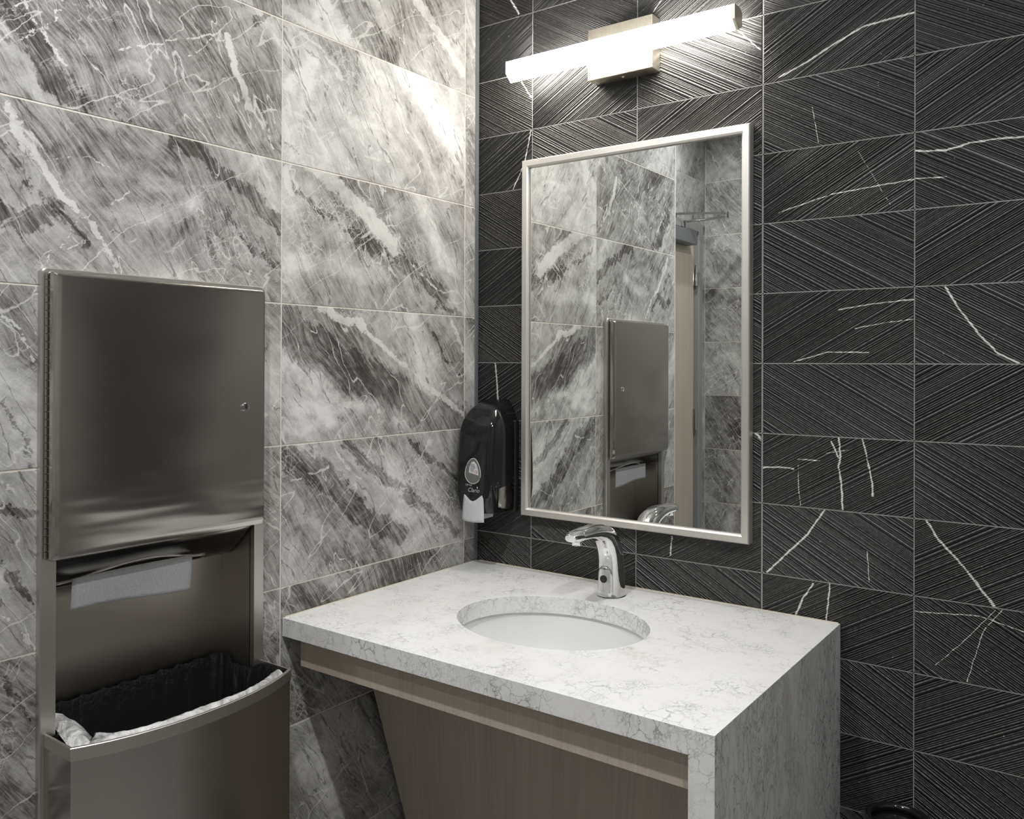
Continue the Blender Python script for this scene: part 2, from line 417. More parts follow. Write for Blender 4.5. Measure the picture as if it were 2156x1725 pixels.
VEINS = {
  (0, 2): [([(0.06, 1.4), (0.066, 1.355), (0.07, 1.304)], 0.0032)],
  (0, 6): [([(0.176, 2.016), (0.157, 1.937), (0.118, 1.866)], 0.0019)],
  (0, 7): [([(0.145, 2.151), (0.176, 2.104)], 0.0019)],
  (0, 9): [([(0.108, 2.379), (0.135, 2.336)], 0.0032)],
  (2, 0): [([(0.585, 0.993), (0.58, 0.948)], 0.0022)],
  (2, 1): [([(0.783, 1.251), (0.801, 1.231)], 0.0032)],
  (2, 7): [([(0.744, 2.151), (0.794, 2.098)], 0.0013)],
  (2, 8): [([(0.532, 2.245), (0.553, 2.268)], 0.0014)],
  (3, -1): [([(0.912, 0.932), (0.89, 0.896), (0.875, 0.86)], 0.0025), ([(0.947, 0.937), (0.94, 0.861)], 0.002)],
  (3, 0): [([(0.935, 1.091), (0.9, 1.037), (0.813, 0.943)], 0.0026), ([(1.021, 1.017), (1.025, 0.954)], 0.001)],
  (3, 1): [([(0.964, 1.248), (0.968, 1.209), (0.964, 1.184), (0.97, 1.149), (0.972, 1.097)], 0.0025), ([(0.949, 1.238), (0.964, 1.204)], 0.002), ([(1.011, 1.249), (1.02, 1.212), (1.03, 1.159), (1.032, 1.131)], 0.002), ([(0.801, 1.172), (0.838, 1.176), (0.869, 1.174)], 0.0021), ([(0.88, 1.196), (0.925, 1.196)], 0.0015), ([(0.939, 1.212), (0.983, 1.222)], 0.001), ([(0.88, 1.183), (0.881, 1.132), (0.885, 1.098)], 0.001)],
  (3, 3): [([(0.871, 1.406), (0.939, 1.426), (1.024, 1.425)], 0.0015), ([(0.963, 1.515), (1.033, 1.525), (1.11, 1.531)], 0.0015), ([(0.996, 1.475), (1.052, 1.485), (1.107, 1.491)], 0.0012)],
  (3, 5): [([(0.837, 1.732), (0.948, 1.759), (1.042, 1.767), (1.109, 1.771)], 0.0015), ([(0.986, 1.873), (1.069, 1.716)], 0.0006)],
  (3, 6): [([(0.908, 1.951), (0.921, 1.873)], 0.0008)],
  (3, 7): [([(0.836, 2.028), (0.898, 2.05), (0.957, 2.078), (1.014, 2.1), (1.109, 2.106)], 0.0025)],
  (4, -1): [([(1.111, 0.908), (1.224, 0.919), (1.299, 0.903)], 0.0011), ([(1.263, 0.937), (1.232, 0.891), (1.204, 0.789)], 0.001), ([(1.252, 0.935), (1.208, 0.877), (1.15, 0.81)], 0.0009)],
  (4, 0): [([(1.132, 1.093), (1.153, 1.058), (1.199, 1.009), (1.252, 0.94)], 0.0028)],
  (4, 3): [([(1.165, 1.554), (1.19, 1.509), (1.223, 1.461), (1.255, 1.422), (1.29, 1.404)], 0.0023)],
  (4, 5): [([(1.111, 1.827), (1.165, 1.821), (1.21, 1.829), (1.254, 1.83), (1.298, 1.827)], 0.0023), ([(1.111, 1.772), (1.167, 1.769)], 0.0014)],
}
MFEAT = {
  (0, -1): [('d', [(-1.211, 0.897), (-1.181, 0.811)], 0.0046)],
  (0, 0): [('w', [(-1.226, 1.212), (-1.175, 1.167)], 0.0031), ('d', [(-1.226, 1.174), (-1.175, 1.152)], 0.0092), ('w', [(-1.225, 0.992), (-1.17, 0.932)], 0.0031), ('d', [(-1.226, 1.068), (-1.175, 1.019)], 0.0077), ('w', [(-0.712, 1.067), (-0.679, 1.042)], 0.002)],
  (0, 1): [('w', [(-1.228, 1.477), (-1.199, 1.448), (-1.176, 1.402)], 0.0031), ('d', [(-1.22, 1.333), (-1.176, 1.23)], 0.0039), ('w', [(-0.711, 1.285), (-0.681, 1.323)], 0.003)],
  (0, 2): [('w', [(-1.219, 1.816), (-1.197, 1.772), (-1.163, 1.728), (-1.12, 1.672), (-1.108, 1.662)], 0.0071), ('w', [(-1.204, 1.778), (-1.193, 1.749)], 0.0062), ('w', [(-1.162, 1.559), (-1.135, 1.589), (-1.108, 1.641), (-1.071, 1.663), (-1.014, 1.705)], 0.0016), ('w', [(-1.166, 1.574), (-1.075, 1.613), (-1.036, 1.634)], 0.0016), ('d', [(-1.228, 1.643), (-1.185, 1.619), (-1.14, 1.665)], 0.0155), ('d', [(-1.185, 1.697), (-1.14, 1.657), (-1.083, 1.599)], 0.0072), ('w', [(-1.148, 1.743), (-1.092, 1.758), (-1.045, 1.742)], 0.0016), ('d', [(-0.921, 1.815), (-0.86, 1.8), (-0.761, 1.752), (-0.683, 1.695)], 0.0152), ('d', [(-0.806, 1.707), (-0.772, 1.654), (-0.688, 1.604)], 0.0078), ('l', [(-1.015, 1.744), (-0.95, 1.729), (-0.89, 1.712)], 0.0199), ('l', [(-0.87, 1.706), (-0.959, 1.666), (-1.032, 1.673)], 0.0176), ('d', [(-1.229, 1.749), (-1.208, 1.723)], 0.0095), ('w', [(-1.079, 1.641), (-1.04, 1.571)], 0.0058)],
  (0, 3): [('d', [(-1.216, 1.966), (-1.172, 1.911), (-1.133, 1.858), (-1.101, 1.834)], 0.0217), ('w', [(-1.194, 1.989), (-1.156, 1.931), (-1.125, 1.9)], 0.0032), ('w', [(-1.23, 1.946), (-1.18, 1.994)], 0.0019), ('w', [(-1.201, 1.917), (-1.164, 1.952), (-1.126, 2.005)], 0.002), ('w', [(-1.033, 1.956), (-0.961, 1.991), (-0.872, 2.032), (-0.807, 2.067)], 0.0027), ('l', [(-1.093, 1.959), (-1.051, 1.922), (-0.988, 1.931)], 0.0147), ('w', [(-0.807, 2.053), (-0.785, 1.978), (-0.75, 1.92)], 0.0096), ('w', [(-0.678, 1.937), (-0.732, 1.919), (-0.714, 1.899), (-0.696, 1.853)], 0.0025), ('w', [(-0.932, 1.956), (-0.871, 2.0), (-0.84, 2.038)], 0.0018), ('d', [(-1.042, 1.848), (-0.988, 1.827), (-0.96, 1.816)], 0.0034), ('d', [(-0.751, 2.085), (-0.716, 2.136)], 0.0098)],
  (1, -2): [('l', [(-0.606, 0.533), (-0.552, 0.534), (-0.538, 0.422)], 0.0316), ('w', [(-0.619, 0.446), (-0.524, 0.438)], 0.0042)],
  (1, -1): [('l', [(-0.66, 0.908), (-0.526, 0.911)], 0.0156)],
  (1, 0): [('d', [(-0.661, 1.201), (-0.556, 1.15), (-0.439, 1.049), (-0.311, 0.978)], 0.0283), ('w', [(-0.664, 1.149), (-0.609, 1.15), (-0.542, 1.161)], 0.0031), ('d', [(-0.485, 1.213), (-0.377, 1.131), (-0.206, 1.028), (-0.091, 0.949)], 0.0153), ('l', [(-0.648, 1.119), (-0.596, 1.05), (-0.439, 0.971)], 0.0212), ('w', [(-0.528, 1.217), (-0.484, 1.153), (-0.439, 1.127)], 0.0027), ('w', [(-0.242, 1.165), (-0.311, 1.089), (-0.294, 1.064)], 0.0024), ('d', [(-0.278, 1.204), (-0.092, 1.089)], 0.0098)],
  (1, 1): [('d', [(-0.669, 1.474), (-0.584, 1.43), (-0.441, 1.366), (-0.261, 1.292), (-0.093, 1.237)], 0.0518), ('w', [(-0.558, 1.526), (-0.501, 1.502), (-0.434, 1.483)], 0.0141), ('w', [(-0.434, 1.483), (-0.371, 1.439), (-0.296, 1.394), (-0.189, 1.332), (-0.063, 1.259)], 0.0077), ('l', [(-0.662, 1.404), (-0.584, 1.373), (-0.529, 1.34)], 0.0235), ('l', [(-0.636, 1.302), (-0.5, 1.301), (-0.378, 1.302), (-0.295, 1.252)], 0.0166), ('l', [(-0.662, 1.262), (-0.528, 1.265)], 0.0156), ('d', [(-0.208, 1.503), (-0.084, 1.355)], 0.0062), ('w', [(-0.114, 1.507), (-0.064, 1.432)], 0.0064)],
  (1, 2): [('w', [(-0.593, 1.843), (-0.502, 1.795), (-0.404, 1.744), (-0.34, 1.689)], 0.0254), ('w', [(-0.314, 1.675), (-0.245, 1.628), (-0.172, 1.591)], 0.0042), ('w', [(-0.665, 1.809), (-0.649, 1.771)], 0.0122), ('d', [(-0.455, 1.693), (-0.348, 1.671), (-0.245, 1.622), (-0.143, 1.575)], 0.0247), ('d', [(-0.652, 1.791), (-0.559, 1.733), (-0.48, 1.7)], 0.0074), ('l', [(-0.651, 1.618), (-0.53, 1.619), (-0.38, 1.61)], 0.0215), ('l', [(-0.332, 1.777), (-0.095, 1.66)], 0.0274), ('d', [(-0.172, 1.554), (-0.075, 1.528)], 0.0088)],
  (1, 3): [('w', [(-0.668, 1.945), (-0.614, 1.937), (-0.576, 1.909), (-0.546, 1.868)], 0.0042), ('d', [(-0.666, 2.112), (-0.547, 2.065), (-0.482, 1.974)], 0.0032), ('w', [(-0.654, 2.127), (-0.561, 2.104), (-0.504, 2.056)], 0.0053), ('w', [(-0.428, 1.886), (-0.349, 1.885)], 0.0028), ('l', [(-0.3, 2.124), (-0.117, 1.986), (-0.077, 1.931)], 0.0372), ('l', [(-0.653, 1.994), (-0.588, 2.064), (-0.614, 1.974)], 0.0155), ('d', [(-0.66, 1.871), (-0.6, 1.847)], 0.0051)],
  (1, 4): [('d', [(-0.534, 2.262), (-0.483, 2.226), (-0.422, 2.18), (-0.35, 2.145)], 0.0433), ('w', [(-0.249, 2.319), (-0.157, 2.251), (-0.068, 2.189)], 0.0155), ('w', [(-0.666, 2.153), (-0.547, 2.135)], 0.0104)],
}
# ---------------------------------------------------------------- room shell
RX, YB, DX = 2.345, -2.748, -0.50       # right wall, wall behind, entry wall
LE = -1.2858                             # free end of the left wall
floor = new_obj('floor', box(DX - 0.1, RX + 0.1, YB - 0.1, 0.1, -0.1, 0.0), MAT['grout_grey'], kind='structure')
for i in range(-1, 4):
    for j in range(5):
        x0, y0 = i * 0.61, -(j + 1) * 0.61
        xa, xb, ya, yb = max(x0, DX) + 0.001, min(x0 + 0.61, RX) - 0.001, max(y0, YB) + 0.001, min(y0 + 0.61, 0) - 0.001
        if xb - xa < 0.02 or yb - ya < 0.02: continue
        if xa < 0.0: xa, xb, keep = xa, xb, yb < LE + 0.3
        else: keep = True
        if not keep: continue
        if xa < 0 and yb > LE: yb = LE - 0.014
        if yb - ya < 0.02: continue
        new_obj('tile', box(xa, xb, ya, yb, 0.0, 0.006), MAT['floor'], floor)
ceiling = new_obj('ceiling', box(DX - 0.1, RX + 0.1, YB - 0.1, 0.1, CEIL, CEIL + 0.1), MAT['ceiling'], kind='structure')
G = 0.0015    # half a joint
TT = 0.009    # tile thickness
HOLE = (-1.150, -0.742, 0.3179, 1.5259)
w = bmesh.new()
add_box(w, DX - 0.1, -TT + 0.001, LE + TT, HOLE[0], 0, CEIL)
add_box(w, DX - 0.1, -TT + 0.001, HOLE[1], 0.1, 0, CEIL)
add_box(w, DX - 0.1, -TT + 0.001, HOLE[0], HOLE[1], 0, HOLE[2])
add_box(w, DX - 0.1, -TT + 0.001, HOLE[0], HOLE[1], HOLE[3], CEIL)
add_box(w, DX - 0.1, -0.2, HOLE[0], HOLE[1], HOLE[2], HOLE[3])
add_box(w, -TT, -0.0010, HOLE[1], -0.001, 0, CEIL); add_box(w, -TT, -0.0010, LE + 0.003, HOLE[0], 0, CEIL)
add_box(w, -TT, -0.0010, HOLE[0], HOLE[1], HOLE[3], CEIL)
wall_left = new_obj('wall_left', w, MAT['grout_pale'], kind='structure')
BX = [0.0, 0.1807, 0.4899, 0.8014, 1.1098, 1.4185, 1.7272, 2.0359, RX]
BR0, BRH, GB = 0.93926, 0.15424, 0.0012
w = box(-TT, RX + 0.1, 0.0034, 0.1, 0, CEIL)
for x in BX[1:-1]: add_box(w, x - GB, x + GB, 0.0008, 0.0034, 0, CEIL)
for k in range(-6, 12): add_box(w, 0, RX, 0.0008, 0.0034, BR0 + BRH * k - GB, BR0 + BRH * k + GB)
wall_front = new_obj('wall_front', w, MAT['grout_grey'], kind='structure')
wall_back = new_obj('wall_back', box(DX - 0.1, RX + 0.1, YB - 0.1, YB - 0.0014, 0, CEIL), MAT['grout_pale'], kind='structure')
wall_right = new_obj('wall_right', box(RX + 0.0014, RX + 0.1, YB, 0.1, 0, CEIL), MAT['grout_pale'], kind='structure')
DY0, DY1, DZ = -2.688, -1.605, 2.187     # outer edges of the door frame
w = bmesh.new()
add_box(w, DX - 0.1, DX - 0.0014, YB, DY0 + 0.01, 0, CEIL); add_box(w, DX - 0.1, DX - 0.0014, DY1 - 0.01, LE + 0.05, 0, CEIL)
add_box(w, DX - 0.1, DX - 0.0014, DY0 + 0.01, DY1 - 0.01, DZ - 0.01, CEIL)
wall_entry = new_obj('wall_entry', w, MAT['grout_pale'], kind='structure')

# marble tiles
ROW0, RH = 0.9219, 0.302
def rows(z0=0.0159):
    k = -3
    while True:
        a = ROW0 + RH * k
        if a > CEIL - 0.02: return
        yield k, a + G, min(a + RH, CEIL) - G
        k += 1
def tile_mesh(bm, parent, mat):
    c = sum((v.co for v in bm.verts), Vector()) / len(bm.verts)
    o = new_obj('tile', shift(bm, c), mat, parent); o.location = c
    b = o.modifiers.new('bevel', 'BEVEL'); b.width = 0.0007; b.segments = 1; b.limit_method = 'ANGLE'
    return o
TONE = {(1, 4): 0.06, (1, 3): 0.07, (1, 2): 0.06, (1, 1): 0.03, (0, 3): -0.05, (0, 2): 0.01, (0, 1): 0.03, (1, -1): -0.11, (1, -2): -0.02, (2, 2): 0.05, (2, 3): 0.05}
LCOL = [LE, -0.6717, -0.0576, 0.0]
for ci in range(3):
    for k, z0, z1 in rows():
        f = MFEAT.get((ci, k))
        m = marble('marble_printed', f or (), TONE.get((ci, k), 0.0))
        y0, y1 = LCOL[ci] + G, LCOL[ci + 1] - G
        if ci == 2: y1 = -0.006
        if ci == 0: y0 = LE + 0.003
        if ci == 0 and -2 <= k <= 1:
            tile_mesh(box(-TT, 0, y0, HOLE[0], z0, z1), wall_left, m)
            tile_mesh(box(-TT, 0, HOLE[1], y1, z0, z1), wall_left, m)
        else:
            tile_mesh(box(-TT, 0, y0, y1, z0, z1), wall_left, m)
for k, z0, z1 in rows():                                 # end of the left wall, back wall, entry wall, right wall
    tile_mesh(box(DX + G, -0.003, LE, LE + TT, z0, z1), wall_left, MAT['marble'])
    for x0 in [DX + 0.61 * i for i in range(5)]:
        x1 = min(x0 + 0.61, RX)
        if x1 - x0 > 0.03: tile_mesh(box(x0 + G, x1 - G, YB - TT, YB, z0, z1), wall_back, MAT['marble'])
    if z0 > DZ - 0.3:
        for y0, y1 in ((YB + 0.001, -2.36), (-2.36, -1.75), (-1.75, LE - 0.001)):
            tile_mesh(box(DX - TT, DX, y0 + G, y1 - G, max(z0, DZ + 0.001), z1), wall_entry, MAT['marble'])
    if z0 < DZ:
        zz = min(z1, DZ - 0.001)
        tile_mesh(box(DX - TT, DX, YB + 0.001, DY0 - 0.001, z0, zz), wall_entry, MAT['marble'])
        tile_mesh(box(DX - TT, DX, DY1 + 0.001, LE - 0.001, z0, zz), wall_entry, MAT['marble'])
    for j in range(5):
        y1 = -0.61 * j; y0 = max(y1 - 0.61, YB)
        if y1 - y0 > 0.03: tile_mesh(box(RX, RX + TT, y0 + G, y1 - G, z0, z1), wall_right, MAT['marble'])

# black ribbed tiles: every rib is cut as real relief, the slant alternates like a chequerboard
def clip_poly(poly, f):
    out = []
    for i in range(len(poly)):
        a, b = poly[i - 1], poly[i]; fa, fb = f(a), f(b)
        if (fa >= 0) != (fb >= 0):
            t = fa / (fa - fb); out.append((a[0] + (b[0] - a[0]) * t, a[1] + (b[1] - a[1]) * t))
        if fb >= 0: out.append(b)
    return out
def rib_bm(W, H, sign, seed, ang=math.radians(30.5), full=None):
    """front at y=0 (rib tops), room side is -y; local x 0..W, z 0..H"""
    rng = random.Random(seed)
    bm = bmesh.new()
    nx, nz = -math.sin(ang) * sign, math.cos(ang)         # across the ribs
    cs = [nx * x + nz * z for x in (0, W) for z in (0, H)]
    s, smax = min(cs) - 0.004, max(cs) + 0.004
    prof = []; rib_highlight = []
    while s < smax:
        burst = rng.random()
        wd = rng.choice((0.0034, 0.0040, 0.0046, 0.0054)) if burst < 0.55 else (rng.uniform(0.0023, 0.0029) if burst < 0.85 else rng.uniform(0.0064, 0.0090))
        dp = (0.0022 if wd > 0.004 else 0.0013) * rng.choice((0.35, 0.6, 0.85, 1.0, 1.15))
        g = 0.0004
        prof += [(s, dp), (s + g, dp)]
        for t_, f_ in ((0.06, 0.40), (0.20, 0.70), (0.38, 0.92), (0.52, 1.0), (0.64, 0.97), (0.78, 0.74), (0.90, 0.40), (0.995, 0.05)):
            prof.append((s + g + (wd - g) * t_, dp * (1 - f_)))
        s += wd
        rib_highlight += [False] * 6 + [True] * 2 + [False] * 2
    for pi, ((s0, h0), (s1, h1)) in enumerate(zip(prof, prof[1:])):
        if s1 - s0 < 1e-6: continue
        poly = [(0, 0), (W, 0), (W, H), (0, H)]
        poly = clip_poly(poly, lambda p: nx * p[0] + nz * p[1] - s0)
        if poly: poly = clip_poly(poly, lambda p: s1 - (nx * p[0] + nz * p[1]))
        if len(poly) < 3: continue
        vs = []
        for x, z in poly:
            t = (nx * x + nz * z - s0) / (s1 - s0); vs.append(bm.verts.new((x, h0 + (h1 - h0) * t, z)))
        try: bm.faces.new(vs).material_index = 1 if rib_highlight[pi] else 0
        except ValueError: pass
    bmesh.ops.remove_doubles(bm, verts=bm.verts[:], dist=0.00002)
    # edges of the tile
    e = 0.0038
    for a, b in (((0, 0), (W, 0)), ((W, 0), (W, H)), ((W, H), (0, H)), ((0, H), (0, 0))):
        v = [bm.verts.new((a[0], 0.0004, a[1])), bm.verts.new((b[0], 0.0004, b[1])), bm.verts.new((b[0], e, b[1])), bm.verts.new((a[0], e, a[1]))]
        bm.faces.new(v)
    return bm
RIB = {}
for ci in range(len(BX) - 1):
    for k in range(-6, 12):
        x0, x1 = BX[ci] + GB, BX[ci + 1] - GB
        z0, z1 = BR0 + BRH * k + GB, min(BR0 + BRH * (k + 1), CEIL) - GB
        W, H = x1 - x0, z1 - z0
        sign = 1 if (ci + k) % 2 == 0 else -1
        if ci == 0 or k == 11: key = (round(W, 3), round(H, 3), sign, 0)
        else: W, H = 0.3088 - 2 * GB, BRH - 2 * GB; key = ('full', sign, (ci * 5 + k * 3) % 4)
        if key not in RIB:
            bm = rib_bm(W, H, sign, hash(str(key)) if False else sum(map(ord, str(key))))
            for f in bm.faces:
                f.normal_update()
                if f.normal.y > 0 : f.normal_flip()
            me = bpy.data.meshes.new('ribbed_tile'); bm.to_mesh(me); bm.free(); me.materials.append(MAT['black_stone']); me.materials.append(MAT['rib_highlight'])
            me.shade_smooth(); me.set_sharp_from_angle(angle=math.radians(52))
            RIB[key] = me
        o = bpy.data.objects.new('tile', RIB[key]); COL.objects.link(o)
        o.location = (x0, 0.0, z0); o.parent = wall_front
        v = VEINS.get((ci, k))
        if v:
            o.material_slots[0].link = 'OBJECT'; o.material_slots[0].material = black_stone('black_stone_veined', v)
            o.material_slots[1].link = 'OBJECT'; o.material_slots[1].material = black_stone('stone_rib_highlight_veined', v, True)

# metal edge trims
new_obj('trim_1', box(-0.0005, 0.0030, -0.0150, -0.0012, 0.862, CEIL), MAT['trim'], kind='structure', bevel=0.0006)
new_obj('trim_2', box(-0.004, 0.0012, LE - 0.001, LE + 0.0035, 0.008, CEIL), plain('white_trim', (0.75, 0.75, 0.73), 0.4), kind='structure', bevel=0.0005)

# ---------------------------------------------------------------- entry door seen in the mirror
LY0, LY1 = -2.604, -1.690
door = new_obj('door_1', box(DX - 0.050, DX - 0.006, LY0, LY1, 0.012, 2.134), MAT['wood_door'], kind='structure', bevel=0.002)
b = bmesh.new()
for y0, y1 in ((DY0, DY0 + 0.05), (DY1 - 0.05, DY1)): add_box(b, DX - 0.09, DX + 0.012, y0, y1, 0.008, DZ)
add_box(b, DX - 0.09, DX + 0.012, DY0 + 0.05, DY1 - 0.05, DZ - 0.05, DZ)
new_obj('door_frame', b, MAT['frame_grey'], door, bevel=0.003)
b = bmesh.new()
for y0, y1 in ((DY0 + 0.05, DY0 + 0.078), (DY1 - 0.078, DY1 - 0.05)): add_box(b, DX - 0.088, DX - 0.052, y0, y1 + 0.006 if y0 < -2 else y1, 0.008, DZ - 0.05)
new_obj('door_stop', b, MAT['frame_grey'], door)
for zc in (1.894, 1.092, 0.25):
    b = bmesh.new()
    add_box(b, DX - 0.008, DX - 0.001, -2.606, -2.590, zc - 0.058, zc + 0.058)
    h = new_obj('hinge', b, MAT['chrome'] if zc > 1.5 else MAT['satin_nickel'], door, bevel=0.001)
    for q in range(5):
        bb = bmesh.new(); lathe(bb, [(0.0, 0), (0.0078, 0.0), (0.0078, 0.0215), (0.0, 0.0215)], (DX + 0.006, -2.613, zc - 0.057 + q * 0.0232), 12)
        new_obj('hinge_knuckle', bb, MAT['chrome'], h, smooth=True, auto=30)
b = bmesh.new()
add_box(b, DX - 0.006, DX + 0.010, LY1 - 0.10, LY1 - 0.055, 0.94, 1.10)
hd = new_obj('lock_plate', b, MAT['satin_nickel'], door, bevel=0.002)
b = bmesh.new(); add_tube(b, [(DX + 0.008, LY1 - 0.078, 1.02), (DX + 0.055, LY1 - 0.078, 1.02), (DX + 0.058, LY1 - 0.10, 1.02), (DX + 0.056, LY1 - 0.19, 1.02)], 0.009)
new_obj('door_handle', b, MAT['satin_nickel'], hd, smooth=True, auto=40)

closer = tag(empty('door_closer', (DX, -2.35, 2.08)), 'grey overhead door closer with twin steel arms, reflected in the mirror', 'door closer')
def at(par, name, bm, mat, **kw):
    return new_obj(name, shift(bm, par.location), mat, par, **kw)
at(closer, 'body', box(DX - 0.006, DX + 0.062, -2.50, -2.19, 2.045, 2.118), MAT['closer_grey'], bevel=0.004)
b = bmesh.new(); lathe(b, [(0, 0), (0.012, 0), (0.012, 0.05), (0, 0.05)], (DX + 0.03, -2.40, 2.116), 14)
at(closer, 'pivot', b, MAT['chrome'], smooth=True, auto=40)
b = bmesh.new(); add_tube(b, [(DX + 0.03, -2.40, 2.162), (DX + 0.12, -2.46, 2.172), (DX + 0.217, -2.53, 2.190)], 0.0075)
at(closer, 'arm', b, MAT['chrome'], smooth=True, auto=40)
b = bmesh.new(); add_tube(b, [(DX + 0.02, -2.27, 2.186), (DX + 0.11, -2.40, 2.200), (DX + 0.217, -2.53, 2.207)], 0.0065)
at(closer, 'arm', b, MAT['chrome'], smooth=True, auto=40)
b = bmesh.new(); lathe(b, [(0, 0), (0.011, 0), (0.011, 0.034), (0, 0.034)], (DX + 0.217, -2.53, 2.180), 14)
at(closer, 'joint', b, MAT['chrome'], smooth=True, auto=40)
at(closer, 'arm_bracket', box(DX - 0.002, DX + 0.035, -2.30, -2.24, 2.172, 2.186), MAT['closer_grey'], bevel=0.002)

# ---------------------------------------------------------------- ceiling lamps
for i, (x, y) in enumerate(DOWNLIGHTS):
    t = tag(empty('ceiling_light', (x, y, CEIL)), ('round recessed ceiling lamp nearer the marble wall', 'round recessed ceiling lamp nearer the right-hand wall', 'round recessed ceiling lamp in front of the entry door')[i], 'lamp', 'recessed ceiling lamps')
    b = bmesh.new(); lathe(b, [(0.062, -0.0005), (0.062, -0.006), (0.050, -0.009), (0.046, -0.004), (0.026, -0.0035), (0.026, -0.0005)], (0, 0, 0), 32)
    new_obj('trim_ring', b, MAT['ceiling'], t, smooth=True, auto=40)
    b = bmesh.new(); lathe(b, [(r * (0.62 if i == 2 else 1.0), z) for r, z in [(0.030, -0.0045), (0.02, -0.006), (0.008, -0.0068), (0.0, -0.007)]], (0, 0, 0), 32)
    new_obj('lens', b, MAT['lamp'], t, smooth=True)
# ---------------------------------------------------------------- vanity top with waterfall side
CX1, CD, CZ, CT = 0.969, -0.667, 0.858, 0.039
top = tag(empty('vanity_counter', (0.48, -0.33, 0.0)), 'white grey-veined stone vanity top with waterfall side panel, under the mirror', 'vanity top')
EL = (0.470, -0.342, 0.2143, 0.1725)
def slab_with_hole():
    bm = bmesh.new(); n = 96
    x0, x1, y0, y1 = 0.001, CX1, CD, -0.001
    angs = [2 * PI * k / n for k in range(n)]
    for cx, cy in ((x0, y0), (x1, y0), (x1, y1), (x0, y1)):
        a = math.atan2((cy - EL[1]) / EL[3], (cx - EL[0]) / EL[2]) % (2 * PI)
        i = min(range(n), key=lambda q: abs(angs[q] - a)); angs[i] = a
    inn, out = [], []
    for a in angs:
        dx, dy = EL[2] * math.cos(a), EL[3] * math.sin(a)
        ts = []
        if dx > 1e-9: ts.append((x1 - EL[0]) / dx)
        if dx < -1e-9: ts.append((x0 - EL[0]) / dx)
        if dy > 1e-9: ts.append((y1 - EL[1]) / dy)
        if dy < -1e-9: ts.append((y0 - EL[1]) / dy)
        t = min(ts)
        inn.append((EL[0] + dx, EL[1] + dy)); out.append((EL[0] + dx * t, EL[1] + dy * t))
    def ring(pts, z): return [bm.verts.new((p[0], p[1], z)) for p in pts]
    it, ot, ib, ob = ring(inn, CZ), ring(out, CZ), ring(inn, CZ - CT), ring([(min(p[0], 0.927), p[1]) for p in out], CZ - CT)   # right end mitred
    for k in range(n):
        j = (k + 1) % n
        bm.faces.new((it[k], ot[k], ot[j], it[j])); bm.faces.new((ib[j], ob[j], ob[k], ib[k]))
        bm.faces.new((it[j], ib[j], ib[k], it[k])).material_index = 1
        bm.faces.new((ot[k], ob[k], ob[j], ot[j])).material_index = 1
    return bm
at(top, 'slab', slab_with_hole(), [MAT['quartz'], MAT['quartz_front']], bevel=0.0006)
b = bmesh.new(); loft(b, [[(0.927, y, 0.006), (CX1, y, 0.006), (CX1, y, CZ), (0.927, y, CZ - CT)] for y in (CD, -0.001)])
b2 = at(top, 'side_panel', b, [MAT['quartz_front'], MAT['quartz_side']], bevel=0.0006)
for p in b2.data.polygons:
    if abs(p.normal.x) > 0.9: p.material_index = 1
b = bmesh.new(); add_tube(b, [(0.012, -0.0024, CZ + 0.0003), (CX1 - 0.004, -0.0024, CZ + 0.0003)], 0.0018, 6)
add_tube(b, [(0.0024, -0.017, CZ + 0.0003), (0.0024, CD + 0.006, CZ + 0.0003)], 0.0016, 6)
at(top, 'caulk_bead', b, MAT['caulk'])

# ---------------------------------------------------------------- wooden apron and sloped knee panel
cab = tag(empty('vanity_cabinet', (0.48, -0.5, 0.0)), 'taupe wood apron and sloped knee panel below the stone vanity top', 'cabinet')
at(cab, 'apron', box(0.036, 0.9265, -0.647, -0.629, 0.757, CZ - CT - 0.0005), MAT['wood'], bevel=0.0008)
b = bmesh.new(); th = 0.018
pf = [(-0.4385, 0.660), (-0.235, 0.020), (-0.235 + th, 0.020), (-0.4385 + th, 0.660)]
loft(b, [[(x, y, z) for y, z in pf] for x in (0.036, 0.9265)])
at(cab, 'knee_panel', b, MAT['wood'], bevel=0.0008)
at(cab, 'cleat', box(0.036, 0.9265, -0.629, -0.56, 0.800, CZ - CT - 0.0005), MAT['wood'])

# ---------------------------------------------------------------- undermount basin
sink = tag(empty('wash_basin', (EL[0], EL[1], 0.66)), 'white oval undermount basin set in the stone vanity top', 'sink')
b = bmesh.new()
prof = [(1.13, 0.8185), (1.045, 0.8185), (1.035, 0.812), (1.02, 0.80), (0.985, 0.770), (0.92, 0.735), (0.80, 0.703), (0.62, 0.684), (0.40, 0.675), (0.13, 0.671), (0.13, 0.660),
        (0.40, 0.664), (0.64, 0.673), (0.83, 0.692), (0.95, 0.725), (1.02, 0.765), (1.06, 0.800), (1.13, 0.806)]
loft(b, [[(EL[0] + EL[2] * r * math.cos(2 * PI * k / 64), EL[1] + EL[3] * r * math.sin(2 * PI * k / 64), z) for k in range(64)] for r, z in prof + [prof[0]]], False, False)
bmesh.ops.remove_doubles(b, verts=b.verts[:], dist=1e-5)
at(sink, 'bowl', b, MAT['porcelain'], smooth=True, auto=50)
b = bmesh.new(); lathe(b, [(0.0, 0.668), (0.016, 0.668), (0.018, 0.6735), (0.027, 0.6745), (0.0275, 0.671)], (EL[0], EL[1], 0), 24)
at(sink, 'drain', b, MAT['chrome'], smooth=True, auto=40)

